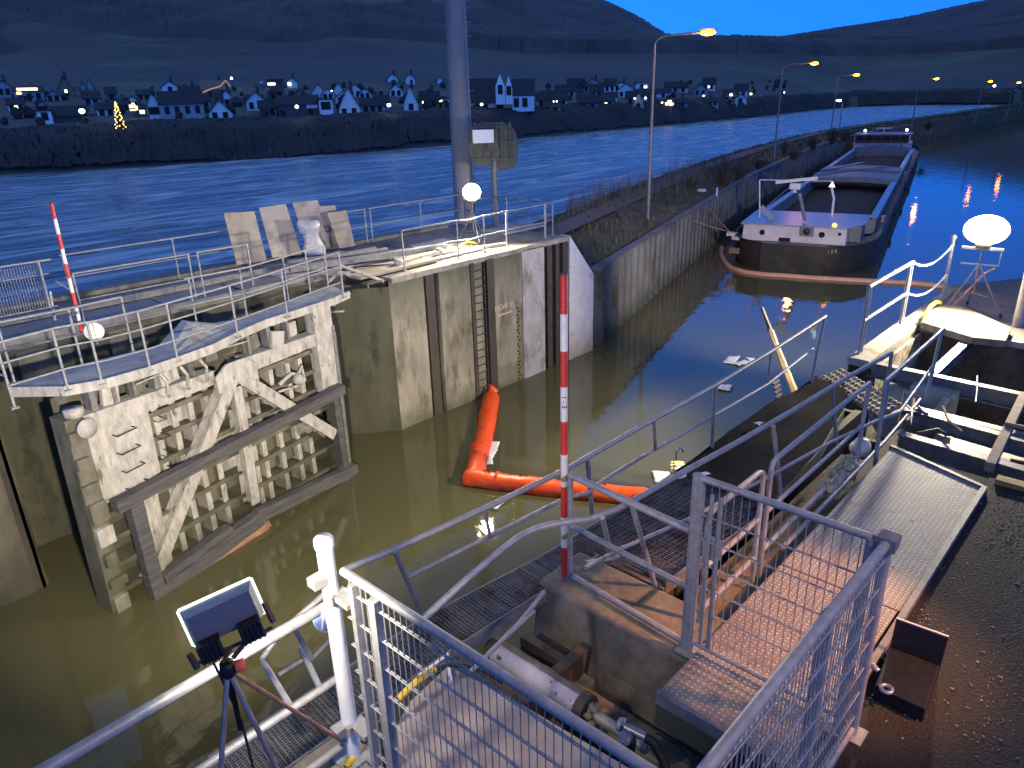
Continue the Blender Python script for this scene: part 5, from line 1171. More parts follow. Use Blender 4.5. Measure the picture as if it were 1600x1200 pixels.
# outer railing (leaning outwards)
tp = [(2.0, 3.66), (2.3, 3.72), (3.1, 3.62), (4.25, 3.55), (6.2, 3.56), (8.2, 3.6), (10.2, 3.64)]
def nrail(pts, r, name, m='galv', par=nw): b = MB(); b.tube(pts, r, 8); return b.build(name, M[m], par)
top = [P(u, v, 1.0) for u, v in ((541, 889), (617, 858), (760, 793), (882, 735), (1022, 655), (1118, 602), (1205, 549), (1290, 494))]
nrail(top, .024, 'top_rail')
mid = [P(u, v, .52) for u, v in ((425, 940+10), (632, 905), (757, 842), (880, 780), (920, 770), (940, 752), (1022, 703), (1115, 650), (1200, 600), (1270, 545))]
nrail(mid[1:], .018, 'mid_rail')
for (ut, vt, ub, vb) in ((617, 860, 655, 950), (918, 715, 926, 812), (1118, 602, 1112, 700), (1288, 495, 1266, 600)): nrail([P(ub, vb, -.02), P(ut, vt, 1.0)], .024, 'post')
for (ut, vt, ub, vb) in ((757, 795, 766, 840), (1022, 657, 1024, 702), (1205, 549, 1200, 597)): nrail([P(ub, vb, .55), P(ut, vt, 1.0)], .017, 'short_post')
# bent inner handrail
bent = [(660, 968), (680, 950), (735, 900), (785, 858), (812, 838), (837, 826), (870, 818), (921, 811), (960, 797), (988, 783), (1060, 742), (1140, 698), (1240, 641), (1320, 592), (1393, 551)]
nrail([P(u, v, 1.0 if i > 2 else .8+.07*i) for i, (u, v) in enumerate(bent)], .026, 'bent_rail')
nrail([P(u, v, .45) for u, v in ((735, 1050), (810, 975), (850, 925))], .018, 'mid_rail'); nrail([P(u, v, .45) for u, v in ((775, 1010), (835, 955))], .014, 'mid_rail')
nrail([P(u, v, .35) for u, v in ((915, 888), (960, 862), (1075, 812))], .018, 'mid_rail'); nrail([P(u, v, .30) for u, v in ((917, 880), (960, 871), (978, 865))], .022, 'broken_rail')
nrail([P(u, v, .5) for u, v in ((1075, 812), (1200, 745), (1300, 690), (1375, 655))], .018, 'mid_rail')
for (ut, vt, ub, vb) in ((941, 808, 956, 876), (986, 786, 1024, 916), (1208, 665, 1222, 790), (1300, 605, 1308, 700), (1393, 551, 1380, 660)): nrail([P(ub, vb, -.02 if ub != 956 else .1), P(ut, vt, 1.0)], .022, 'post')
# lower-left end: short stepped rails
for pts, r_ in ((((410, 1030), (430, 1000), (458, 972), (520, 917)), .026), (((455, 972), (487, 1030)), .022), (((487, 1030), (530, 985)), .018), (((470, 1012), (500, 1075)), .026), (((412, 1035), (455, 1105)), .026), (((435, 1055), (472, 1032)), .018)):
    nrail([P(u, v, 1.0 if v < 1000 and r_ > .02 else .45) if True else 0 for u, v in pts], r_*.8, 'end_rail')
t = thing('walkway_light_reflector', 'small cyan reflector on the last outer post of the grating walkway', 'reflector', P(1273, 523, .75)); b = MB(); b.blob(P(1273, 523, .75), .02, .02, .05, 8, 6); b.build('reflector', emis('cyan_reflector_glow', (.4, .9, 1), .06), t)  # reflector's glint put in as emission
# debris on the netting: white scraps
for (u, v, lab) in ((1065, 745, 'curled white scrap and hook at the walkway edge'), (1185, 662, 'white scrap on the black netting under the handrail'), (1100, 742, 'striped white scrap beside the gate post')):
    b = MB(); c = P(u, v, .05)
    for k in range(5): q = c+Vector((random.uniform(-.04, .04), random.uniform(-.02, .02), .003*k)); b.obox(q, (1, random.uniform(-1, 1), 0), (0, 1, .2), (0, 0, 1), .04, .012, .004)
    o = b.build('white_scrap', M['pad']); tag(o, lab, 'scrap')
b = MB(); c = P(1056, 718, .02); b.tube([c, c+up*.1, c+up*.14+Vector((.04, -.02, 0)), c+up*.12+Vector((.08, -.04, 0)), c+up*.07+Vector((.08, -.04, 0))], .012, 6); o = b.build('metal_hook', M['galv']); tag(o, 'small curved metal hook standing at the outer edge of the walkway', 'hook')

# supporting dark structure under the walkway (gate leaf in its recess)
ng = thing('near_gate_leaf', 'dark near gate leaf folded in its recess below the grating walkway', 'lock gate', (6.5, 3.1, WZ))
b = MB(); b.box((2.1, 2.95, -5.3), (10.4, 3.05, -.35)); b.build('skin_plate', M['dark_steel'], ng)
b = MB()
for z in (-.5, -1.5, -2.5, -3.5): b.box((2.1, 3.05, z-.05), (10.4, 3.5, z))
for x_ in (2.1, 3.7, 5.3, 6.9, 8.5, 10.3): b.box((x_, 3.05, -5.3), (x_+.08, 3.5, -.36))
b.build('girders', M['dark_steel'], ng)
# recess back wall
t = thing('near_recess_wall', 'dark mossy recess wall between the grating walkway and the tread plates', 'wall', (7, 2.3, WZ))
b = MB(); b.box((4.66, 2.10, -5.5), (8.7, 2.62, -.26)); b.build('wall_body', M['conc_brown'], t)
b = MB(); b.box((8.7, 2.16, -5.5), (11.62, 2.45, -.5)); b.build('wall_body', M['pit'], t)
# leaf litter between
b = MB(); rows = [[(4.9+i*.2, 2.3+k*.1, -.24+.05*noise.noise(Vector((i*.5, k*.6, 0)))) for k in range(4)] for i in range(18)]; b.grid(rows); o = b.build('leaf_litter', M['leaves']); tag(o, 'brown dead leaves piled in the gap beside the tread plates', 'leaves', None, 'stuff')

# ---- tread plates (ramp strip)
rp = thing('tread_plate_ramp', 'strip of worn steel tread plates running from the gate to the machinery pit', 'tread plates', (6, 1.6, 0))
def plate(q, name='tread_plate', th=.03, z=.03, m='tread'):
    b = MB(); b.prism([Vector((x_, y_, z-th)) for x_, y_ in q], None, (0, 0, th)); return b.build(name, M[m], rp, bevel=.004)
plate([(3.58, 1.10), (5.60, 1.08), (5.60, 2.06), (3.60, 2.06)]); plate([(5.615, 1.05), (8.26, 1.06), (8.66, 2.06), (5.615, 2.06)])
b = MB(); b.bar((4.65, 1.03, .02), (8.26, 1.03, .02), .05, .07); b.bar((3.58, 1.12, .0), (3.58, 2.06, .0), .04, .10); b.bar((8.26, 1.04, .0), (8.66, 2.08, .0), .05, .10); b.build('edge_angle', M['galvd'], rp)
b = MB()
for x_, y_ in ((3.9, 1.3), (4.9, 1.25), (5.2, 1.9), (6.2, 1.3), (7.1, 1.4), (7.8, 1.25), (6.6, 1.9), (4.3, 1.5)): b.lathe([(0, .0), (.012, .0)], (x_, y_, .032), 8)
b.build('bolt_hole', M['black'], rp)
b = MB(); b.box((3.6, 1.04, -.29), (8.6, 2.08, -.01)); o = struct('plate_support_wall', b, M['conc_dark'])
# ---- rails along the ramp (pinkish by sodium light)
def px_rail(name, label, cat, base, rails, posts, m='galv'):
    t = thing(name, label, cat, base)
    for (pts, r_, nm) in rails: b = MB(); b.tube(pts, r_, 8); b.build(nm, M[m], t)
    for (a_, q_) in posts: b = MB(); b.tube([a_, q_], .024, 8); b.build('post', M[m], t)
    return t
Y2 = 2.24
def XY(u, v, y=Y2): return Q(u, v, (0, y), (1, 0))
px_rail('railing', 'pipe railing bay beside the tread plates nearest the mesh gate', 'railing', (4.5, Y2, 0),
        [([Vector((4.5, Y2, .9)), Vector((4.53, Y2, .99)), Vector((4.6, Y2, 1.0)), Vector((5.35, Y2, 1.0)), Vector((5.42, Y2, .97)), Vector((5.45, Y2, .9))], .024, 'top_rail'), ([Vector((4.5, Y2, .5)), Vector((5.45, Y2, .5))], .02, 'mid_rail'), ([Vector((4.5, Y2, .1)), Vector((5.45, Y2, .1))], .022, 'bottom_rail')],
        [(Vector((4.5, Y2, -.2)), Vector((4.5, Y2, .92))), (Vector((5.45, Y2, -.2)), Vector((5.45, Y2, .92)))])
px_rail('railing', 'longer pipe railing bay beside the tread plates leading to the machinery pit', 'railing', (5.6, Y2, 0),
        [([Vector((5.6, Y2, .9)), Vector((5.62, Y2, .99)), Vector((5.7, Y2, 1.0)), Vector((8.0, Y2, 1.0))], .024, 'top_rail'), ([Vector((5.6, Y2, .5)), Vector((8.0, Y2, .5))], .02, 'mid_rail'), ([Vector((5.6, Y2, .1)), Vector((8.0, Y2, .1)), ], .022, 'bottom_rail')],
        [(Vector((5.6, Y2, -.2)), Vector((5.6, Y2, .92))), (Vector((8.0, Y2, -.2)), Vector((8.0, Y2, 1.0)))])
px_rail('railing', 'railing crossing the corner of the machinery pit with a lit upper bar', 'railing', (8.6, 2.1, 0),
        [([Vector((8.15, 2.12, 1.0)), Vector((10.55, 2.16, 1.0))], .026, 'top_rail'), ([Vector((8.6, 2.04, .5)), Vector((10.4, 2.18, .5)), ], .02, 'mid_rail'), ([Vector((5.8, 2.14, .06)), Vector((8.7, 2.16, .06)), Vector((10.3, 2.22, .06))], .022, 'bottom_rail'), ([P(1406, 644, .5), P(1374, 656, .5)], .02, 'stub_rail')],
        [(Vector((8.3, 2.12, -.1)), Vector((8.15, 2.12, 1.0))), (Vector((10.5, 2.2, -.05)), Vector((10.53, 2.17, 1.0)))])
c0, c1 = P(1290, 765, .05), P(1332, 725, .05); b = MB()
for k in range(60):
    q = c0+(c1-c0)*random.random()+Vector((random.uniform(-.06, .06), random.uniform(-.06, .06), random.uniform(-.04, .06))); b.blob(q, .06, .055, .05, 7, 5, .25)
o = b.build('sorbent_sock', mat('matted_sorbent', (.40, .37, .26), (.22, .20, .14), 30, .95, 0, .02, 60), None); tag(o, 'lumpy pale sorbent sock lying beside the railing post near the tread plates', 'sorbent sock')
b = MB(); b.blob(P(1345, 700, .05), .16, .12, .12, 10, 7, .12); o = b.build('concrete_lump', M['tank_pale']); tag(o, 'pale wet lump of concrete beyond the sorbent sock', 'rubble')

# ---- machinery pit
mp_ = thing('machinery_pit', 'open concrete machinery pit with pale floor and steel cross beams near the right edge', 'machinery pit', (11, .5, -1.5))
b = MB(); b.box((8.72, -3, -1.5), (11.6, 2.15, -.80)); b.build('pit_floor', M['tank_pale'], mp_)
b = MB(); b.box((11.6, -3, -2.6), (14.1, 3.2, -2.4)); b.build('pit_floor', M['pit'], mp_)
b = MB(); b.box((14.06, -3, -2.6), (14.15, 3.45, -.12)); b.box((8.62, -3, -2.6), (8.72, 2.1, -.08)); b.box((11.56, -3, -2.6), (11.66, 3.25, -1.3)); b.build('pit_wall', M['pit'], mp_)
b = MB(); b.bar((14.16, -3, -.06), (14.16, 3.3, -.06), .22, .10); b.build('pit_edge', m_cop, mp_)
def ibeam(a, q, name='cross_beam', h=.22, w_=.14, m='galvd'):
    a = Vector(a); q = Vector(q); b = MB(); b.bar(a, q, w_, .018); b.bar(a-up*h, q-up*h, w_, .018); b.bar(a-up*h/2, q-up*h/2, .014, h-.02); return b.build(name, M[m], mp_)
ibeam((11.64, 3.3, -.02), (11.5, -.6, -.02)); ibeam((11.7, 2.42, -.01), (14.05, 2.42, -.01), h=.14)
ibeam((10.75, 2.4, -.25), (10.6, -1.0, -.25)); ibeam((10.1, 2.35, -.03), (9.75, -.9, -.03), h=.18); ibeam((9.25, 2.15, -.03), (8.95, -1.2, -.03), h=.2)
m_dkb = M['dark_steel']
b = MB(); b.bar((11.62, 1.25, -.06), (9.0, 1.12, -.06), .1, .12); b.bar((11.5, .95, -.3), (9.6, .55, -.3), .09, .12); b.build('rusty_bearer', mat('rusty_bearer', (.34, .26, .19), (.2, .14, .1), 6, .8), mp_)
b = MB(); b.box((13.98, 1.0, -1.1), (14.055, 1.5, -.75)); b.build('painted_opening', M['black'], mp_)  # black box, the dark of an opening put into its colour
b = MB(); b.obox((10.0, .7, -.72), (1, .25, 0), (-.25, 1, 0), up, 1.1, .8, .03); b.obox((9.4, 1.4, -.74), (1, -.2, 0), (.2, 1, 0), up, .5, .3, .02); b.build('loose_plate', M['tank_pale'], mp_)
b = MB(); b.box((8.9, -.8, -.799), (9.6, 1.6, -.785)); b.build('puddle', mat('violet_puddle', (.3, .29, .34), rough=.08), mp_)
b = MB()
for k in range(4):
    y_ = .2+k*.1; b.tube([(9.9, 1.9-k*.1, -.5), (10.2, 1.5, -.6+k*.03), (10.4, 1.0+k*.1, -.68), (10.3, .3, -.65), (9.9, -.2+k*.1, -.6)], .015+.005*(k % 2), 6)
b.build('loose_cable', M['cable'], mp_)
b = MB(); b.lathe([(0, 0), (.45, 0), (.5, .08), (.42, .16), (0, .2)], (11.75, 2.75, -.75), 14, (-1, 0, .1)); b.build('round_boss', M['tank_pale'], mp_)
b = MB(); b.obox((11.45, 2.3, -.4), (1, 0, 0), (0, 1, 0), up, .12, .3, .25); b.obox((11.3, 2.55, -.55), (1, .3, 0), (0, 1, 0), up, .08, .12, .3); b.tube([(11.3, 2.1, -.2), (11.2, 2.2, -.5), (11.3, 2.45, -.7)], .05, 8); b.build('bracket_casting', M['tank_pale'], mp_)
b = MB()
for k in range(26): b.blob((10.2+random.uniform(-.3, .3), 1.55+random.uniform(-.2, .2), -.74+random.uniform(0, .08)), .05, .05, .04, 6, 4, .3)
b.build('foam_heap', M['pad'], mp_)
# debris in and over the pit
rd = random.Random(8)
for k in range(7):
    a_ = Vector((rd.uniform(9.2, 11.2), rd.uniform(-.4, 1.7), rd.uniform(-.74, -.45))); ang = rd.uniform(0, 3.14); L_ = rd.uniform(.5, 1.3)
    b = MB(); b.bar(a_, a_+Vector((math.cos(ang)*L_, math.sin(ang)*L_*.7, rd.uniform(-.05, .35))), rd.uniform(.03, .09), rd.uniform(.02, .05)); b.build('broken_bar', M[rd.choice(['galvd', 'timber', 'gate_paint', 'rust'])], mp_)
for k in range(9):
    a_ = Vector((rd.uniform(9.0, 11.5), rd.uniform(.2, 2.2), rd.uniform(.02, .12))); ang = rd.uniform(0, 3.14); L_ = rd.uniform(.4, 1.1); q_ = a_+Vector((math.cos(ang)*L_, math.sin(ang)*L_*.7, rd.uniform(-.1, .12)))
    b = MB(); b.tube([a_, (a_+q_)/2+Vector((rd.uniform(-.06, .06), rd.uniform(-.06, .06), rd.uniform(-.05, .08))), q_], rd.uniform(.012, .03), 6); b.build('bent_rod', M[rd.choice(['galvd', 'dark_steel', 'gate_paint', 'rust'])], mp_)
b = MB(); rows = [[(9.0+i*.12, .2+k*.12, -.7+.12*noise.noise(Vector((i*.6, k*.5, 3)))+.02*((i+k) % 2)) for k in range(10)] for i in range(8)]; b.grid(rows, False); b.build('crumpled_sheet', M['cyl'], mp_)
b = MB(); b.prism([Vector((9.9, .3, -.05)), Vector((9.2, -.5, -.05)), Vector((10.4, -.6, -.1))], None, (0, 0, .03)); b.build('torn_plate', M['rust'], mp_)
# yellow painted kerb
b = MB(); b.bar((8.56, .98, .02), (8.56, -1.6, .02), .14, .07); o = b.build('painted_kerb', mat('yellow_black_kerb', (.45, .30, .05), (.12, .09, .05), 4, .7, 0, .004, 30)); tag(o, 'short yellow and brown painted kerb at the near edge of the machinery pit', 'kerb')
# slab with hose, railing with chain
b = MB(); pts = [P(u, v, .12) for u, v in ((1440, 503), (1452, 478), (1500, 476), (1580, 512), (1572, 532), (1520, 527))]; b.prism([p-up*.12 for p in pts][::-1], None, (0, 0, .12)); o = b.build('timber_slab', mat('dirty_slab', (.22, .19, .14), (.12, .10, .075), 6, .85, 0, .008, 30), None, bevel=.01); tag(o, 'pale floodlit slab lying on the deck behind the machinery pit', 'slab')
b = MB(); b.tube([P(u, v, z) for u, v, z in ((1441, 506, .04), (1447, 490, .2), (1455, 478, .28), (1463, 472, .25), (1470, 474, .15))], .035, 8); o = b.build('yellow_hose', M['yellow']); tag(o, 'short curved yellow hose leaning on the pale slab', 'hose')
t = px_rail('railing', 'brightly floodlit pipe railing on the near wall corner with chains at its end', 'railing', (11.8, 3.55, 0),
    [([Vector((11.85, 3.55, 1.1)), Vector((14.05, 3.55, 1.1))], .035, 'top_rail'), ([Vector((11.85, 3.55, .55)), Vector((14.05, 3.55, .55))], .028, 'mid_rail')],
    [(Vector((11.85, 3.55, .0)), Vector((11.85, 3.55, 1.1))), (Vector((11.97, 3.55, .0)), Vector((11.97, 3.55, 1.1))), (Vector((14.05, 3.55, .0)), Vector((14.05, 3.55, 1.1))), (Vector((13.93, 3.55, .0)), Vector((13.93, 3.55, 1.1)))])
pe = Vector((15.75, 3.35, 0))
for z in (1.1, .55):
    a_ = Vector((14.05, 3.55, z)); q_ = pe+up*(z+.05)
    b = MB(); n = 34
    for i in range(n):
        f = i/n; p = a_+(q_-a_)*f-up*(.75*f*(1-f)); f2 = (i+1)/n; p2_ = a_+(q_-a_)*f2-up*(.75*f2*(1-f2)); dd_ = (p2_-p)
        b.bar(p-dd_*.1, p+dd_*1.1, .034 if i % 2 else .012, .012 if i % 2 else .034)
    o = b.build('chain', M['white_paint']); tag(o, ('upper' if z > 1 else 'lower')+' white plastic chain sagging from the floodlit railing to the next post', 'chain', 'chains at the near wall corner')
b = MB(); b.tube([pe, pe+up*1.3], .03, 8); b.blob(pe+up*1.3, .05, .05, .05); o = b.build('chain_post', M['galv']); tag(o, 'single post with bright knob holding the white chains', 'post')
b = MB(); b.tube([P(1590, 510, 0), P(1590, 510, 0)+up*1.6], .09, 12); o = b.build('bollard_post', M['galv'], None); tag(o, 'pale grey round post cut by the right photo edge', 'post')

# ================================================================== FOREGROUND
# concrete plinth with the striped pole
pn = thing('gate_plinth', 'mossy brown concrete plinth under the striped pole with a sloping foot and a drain hole', 'plinth', (4.2, 2.9, -1))
def lump(rows_, name, m, par): b = MB(); b.grid(rows_); return b.build(name, m, par)
b = MB(); b.prism([(4.05, 3.56, 0), (4.05, 3.56, -1.6), (3.75, 3.56, -1.6), (3.85, 3.56, -.55)][::-1] if False else [(4.05, 3.6, -1.6), (4.66, 3.6, -1.6), (4.66, 3.6, -.02), (4.05, 3.6, -.02), (3.98, 3.6, -.5), (3.86, 3.6, -.8)], None, (0, -2.55, 0)); b.build('block', M['conc_brown'], pn, bevel=.03)
b = MB(); b.prism([(2.9, 3.58, -1.6), (3.9, 3.58, -1.6), (3.9, 3.58, -.55), (2.9, 3.58, -.95)], None, (0, -.75, 0)); b.build('sloping_foot', M['conc_deck'], pn, bevel=.02)
b = MB(); b.box((3.52, 1.0, -1.6), (3.80, 3.12, -.55)); b.build('low_beam', M['conc_brown'], pn, bevel=.04)
b = MB(); c = Vector((3.515, 3.0, -.68)); b.lathe([(0, 0), (.075, 0), (.085, .02), (.11, -.01)], c, 16, (-1, 0, 0)); b.build('drain_hole', M['black'], pn)
b = MB(); b.box((1.86, .9, -1.7), (4.66, 3.5, -1.5)); b.build('pit_floor', M['pit'], pn)
b = MB(); b.box((1.8, .85, -1.6), (1.86, 3.5, -.01)); b.build('pit_wall', M['conc_brown'], pn)
# slab in the foreground pit
b = MB(); pts = [P(u, v, -.12) for u, v in ((600, 1230), (610, 1150), (640, 1095), (700, 1040), (790, 1085), (1010, 1215), (1000, 1290))]; b.prism([p-up*.25 for p in pts][::-1], None, (0, 0, .25)); o = b.build('concrete_slab', mat('pinkish_slab', (.36, .31, .28), (.24, .20, .18), 5, .85, 0, .005, 30), None, bevel=.01); tag(o, 'pinkish beige concrete slab seen through the mesh fence in the foreground', 'slab')
# hydraulic cylinder
ca, cb = P(775, 1018, -.35), P(915, 1108, -.35)
cy = thing('hydraulic_cylinder', 'pale violet hydraulic cylinder caked with dirt lying in the foreground pit', 'hydraulic cylinder', ca)
b = MB(); b.tube([ca, ca+(cb-ca)*.05, cb], .10, 20); b.build('barrel', M['cyl'], cy)
dd_ = (cb-ca).normalized()
for q0, q1 in ((ca-dd_*.05, ca+dd_*.02), (cb-dd_*.05, cb+dd_*.03)): b = MB(); b.tube([q0, q1], .12, 20); b.build('end_cap', M['dark_steel'], cy)
b = MB(); rows = []
sdd = dd_.cross(up).normalized()
for i in range(16):
    p = ca+(cb-ca)*i/15; row = []
    for k in range(6): a_ = math.pi*(.5+.55*k/5); rr_ = .112+.02*noise.noise(Vector((i*.7, k*.8, 4))); row.append(p+(-sdd*math.cos(a_)*-1+up*math.sin(a_))*rr_ if False else p+(-sdd*abs(math.cos(a_))+up*math.sin(a_))*rr_)
    rows.append(row)
b.grid(rows); b.build('dirt_crust', M['mud'], cy)
b = MB()
for k in range(14): q = cb+Vector((random.uniform(-.1, .08), random.uniform(-.1, .1), random.uniform(-.05, .1))); b.blob(q, .035, .035, .03, 6, 4, .3)
b.build('dirt_clods', M['mud'], cy)
b = MB(); b.tube([cb, cb+dd_*.55], .045, 14); b.build('piston_rod', M['galv'], cy)
# hose couplings at the lower edge
hc = P(985, 1140, -.15); t = thing('hose_coupling', 'cluster of shiny hydraulic couplings with black hoses at the bottom of the pit', 'hose coupling', hc)
b = MB(); e_ = P(1005, 1150, -.15)-hc; e_.normalize()
b.tube([hc-e_*.04, hc+e_*.12], .035, 12); b.tube([hc-Vector((.06, .03, 0)), hc-Vector((.06, .03, 0))+Vector((-.05, .02, .03))], .04, 10); b.tube([hc-Vector((.02, -.05, 0)), hc+Vector((.03, .07, .03))], .028, 10); b.build('coupling', M['blue_steel'], t)
b = MB(); b.lathe([(.045, 0), (.05, .01), (.05, .03), (.03, .04)], hc-e_*.06, 14, -e_); b.lathe([(.04, 0), (.045, .01), (.045, .03), (.02, .04)], hc-Vector((.08, .03, 0)), 14, (-.8, .4, .3)); b.build('collar', M['galv'], t)
b = MB()
b.tube([hc+e_*.1, P(1020, 1160, -.2), P(1035, 1185, -.3), P(1045, 1215, -.4)], .034, 10); b.tube([hc+Vector((-.05, -.05, -.02)), P(985, 1175, -.3), P(990, 1210, -.4), P(1000, 1240, -.5)], .03, 10); b.tube([P(1025, 1145, -.4), P(1060, 1165, -.4), P(1080, 1190, -.4)], .006, 6); b.build('hose', M['rubber'], t)
# cable with yellow sleeve
t = thing('sleeved_cable', 'black cable with a yellow printed sleeve looping behind the foreground mesh', 'cable', P(620, 1095, -.02))
pts = [P(u, v, z) for u, v, z in ((540, 1200, .02), (565, 1165, .02), (590, 1130, .08), (605, 1110, .12), (622, 1092, .18), (650, 1065, .22), (680, 1045, .22), (700, 1038, .18), (730, 1040, .1), (760, 1050, 0), (785, 1065, -.15))]
b = MB(); b.tube(pts, .018, 8); b.build('cable', M['cable'], t)
b = MB(); b.tube(pts[4:7], .024, 10); b.build('sleeve', M['yellow'], t)
b = MB(); b.tube(pts[0:2], .026, 10); b.build('sleeve', M['yellow'], t)
tdir = (pts[6]-pts[5]).normalized(); vdir = (Vector((0, 0, 4))-pts[5]).normalized(); upd = vdir.cross(tdir)
text_part('sleeve_print', 'TORNS', .042, (pts[5]+pts[6])/2+vdir*.025, tdir, upd, M['black'], t, .001)
b = MB()
for k in range(16):
    p = P(*(445+random.random()*0+520, 0), 0) if False else None
b = MB(); b.tube([P(655, 1055, .0), P(700, 1022, .0)], .012, 6); b.tube([P(700, 1045, -.05), P(703, 1065, -.05)], .02, 6); o = b.build('bright_rod', M['white_paint']); tag(o, 'thin bright metal rod beside the yellow cable sleeve', 'rod')

# ---- mesh fence panels
def mesh_panel(label, a, q, H=1.5, z0=.06, leftpost=True, rightpost=True, step=.05, name='mesh_fence', top_r=.026, cat='mesh fence'):
    a = Vector(a); q = Vector(q); d = q-a; L = d.length; dn = d.normalized(); nn = Vector((-dn.y, dn.x, 0))
    t = thing(name, label, cat, a)
    b = MB(); b.tube([a+up*H, q+up*H], top_r, 10); b.build('top_rail', M['galv'], t)
    b = MB(); b.tube([a+up*z0, q+up*z0], top_r*.8, 8); b.build('bottom_rail', M['galv'], t)
    b = MB(); k = 1
    while k*step < L-.02:
        p = a+dn*k*step; b.tube([p+up*(z0+.02), p+up*(H-.03)], .0038, 4, cap=False); k += 1
    zz = z0+.12
    while zz < H-.08:
        b.tube([a+up*zz+nn*.006, q+up*zz+nn*.006], .0048, 4, cap=False); b.tube([a+up*zz-nn*.006, q+up*zz-nn*.006], .0048, 4, cap=False); zz += .2
    b.build('wire_mesh', M['galv'], t)
    for ok, p in ((leftpost, a), (rightpost, q)):
        if ok: b = MB(); b.tube([p+up*0, p+up*(H+.0)], .034, 12); b.obox(p+up*.006, (1, 0, 0), (0, 1, 0), (0, 0, 1), .08, .08, .006); b.build('post', M['galv'], t)
    return t
FL, FR = 1.86, 4.15
f1 = mesh_panel('mesh fence panel in the left foreground running from the glaring white corner post', (FL, 3.14, 0), (FL+.03, .95, 0), leftpost=False)
b = MB(); b.box((FL-.03, 2.82, .02), (FL+.03, 2.88, 1.45)); b.box((FL-.03, 3.02, .06), (FL+.03, 3.06, 1.46)); b.build('frame_upright', M['galv'], f1)
for z in (1.3, .3): b = MB(); b.obox((FL, 3.16, z), (1, 0, 0), (0, 1, 0), (0, 0, 1), .05, .09, .015); b.tube([(FL-.07, 3.2, z-.03), (FL-.07, 3.2, z+.03)], .02, 8); b.build('hinge', M['galv'], f1)
cp = thing('corner_post', 'thick overexposed white corner post lit by the floodlight beside it', 'post', (1.84, 3.27, 0))
b = MB(); b.tube([(1.84, 3.27, 0), (1.84, 3.27, 1.62)], .05, 16); b.build('tube', M['white_paint'], cp)
b = MB(); b.lathe([(.058, 0), (.058, .05), (.045, .065), (0, .07)], (1.84, 3.27, 1.62), 16); b.build('cap', M['white_paint'], cp)
for zc in (1.42, .28): b = MB(); b.obox((1.78, 3.27, zc), (1, 0, 0), (0, 1, 0), (0, 0, 1), .06, .04, .03); b.build('clamp', M['galv'], cp)
b = MB(); b.obox((1.84, 3.27, .01), (1, 0, 0), (0, 1, 0), (0, 0, 1), .12, .10, .01); b.build('base_plate', M['galv'], cp)
f2 = mesh_panel('mesh fence panel in the right foreground along the edge of the asphalt', (1.98, .94, 0), (FR, .92, 0), leftpost=False, top_r=.031)
b = MB(); b.box((3.30, .92, .0), (3.37, .98, 1.46)); b.build('frame_upright', M['galv'], f2)
b = MB(); b.obox((FR, .92, 1.5), (1, 0, 0), (0, 1, 0), (0, 0, 1), .055, .055, .04); b.build('corner_cap', M['galvd'], f2)
f3 = mesh_panel('mesh gate panel crossing the tread plates between two posts', (FR-.02, 1.0, 0), (FR-.02, 2.13, 0), z0=.10, step=.055, cat='mesh gate', name='mesh_gate')
b = MB(); b.tube([(FR-.02, 2.16, -.05), (FR-.02, 2.16, 1.52)], .036, 12); b.tube([(FR-.02, 2.04, .1), (FR-.02, 2.04, 1.4)], .016, 8); b.tube([(FR-.02, 1.97, .1), (FR-.02, 1.97, 1.4)], .016, 8); b.obox((FR+.02, 2.03, .95), (1, 0, 0), (0, 1, 0), (0, 0, 1), .03, .06, .08); b.build('lock_upright', M['galv'], f3)
# low rail between the gate post and the striped pole
px_rail('railing', 'three-bar pipe railing on the plinth between the striped pole and the mesh gate', 'railing', (4.2, 2.8, 0),
   [([(4.24, 3.38, 1.04), (4.15, 2.2, 1.04)], .03, 'top_rail'), ([(4.24, 3.38, .55), (4.15, 2.2, .55)], .026, 'mid_rail'), ([(4.24, 3.38, .04), (4.15, 2.2, .04)], .026, 'bottom_rail')],
   [(Vector((4.24, 3.38, -.02)), Vector((4.24, 3.38, 1.05)))])
sp = striped_pole('tall upright red and white striped pole in the middle of the photo', (4.27, 3.47, -.02), (4.27, 3.47, 2.72), 9, .03)
b = MB(); b.tube([(4.20, 3.43, .99), (4.30, 3.43, .99)], .02, 8); b.tube([(4.20, 3.43, .42), (4.30, 3.43, .42)], .018, 8); b.build('clamp', M['rust'], sp)
# small black marks on the fourth band (from the top)
tw_ = (C0-Vector((4.27, 3.47, 1.7))); tw_.z = 0; tw_.normalize(); rt_ = Vector((-tw_.y, tw_.x, 0))
text_part('band_marks', '1 - 3', .06, Vector((4.27, 3.47, 1.68))+tw_*.031, (0, 0, -1), rt_, M['black'], sp, .001)

# ---- foreground railing lit by the floodlight, with tripod light
px_rail('railing', 'glaring white foreground pipe railing behind the back-lit tripod floodlight', 'railing', (.9, 3.4, 0),
   [([(-3.0, 3.38, 1.1), (1.82, 3.42, 1.1)], .036, 'top_rail'), ([(-3.0, 3.36, .58), (1.84, 3.36, .58)], .026, 'mid_rail'), ([(-3.0, 3.33, .10), (1.84, 3.31, .10)], .026, 'bottom_rail')],
   [(Vector((-.9, 3.36, 0)), Vector((-.9, 3.38, 1.1)))], m='galv')
hF = D(352, 968, 2.95); hub = D(356, 1046, 2.86)
bF = Vector((1.0, 2.62, 0)); bF = Vector((hub.x, hub.y, 0))
ff_ = thing('tripod_floodlight', 'tripod floodlight seen from behind in the left foreground, dark with a rim made to glow', 'floodlight', bF)
feet = [P(235, 1400, 0), P(425, 1330, 0), Vector((1.72, 3.12, .0))]
feet = [Vector((.35, 2.35, 0)), Vector((1.15, 2.1, 0)), P(548, 1166, .02)]
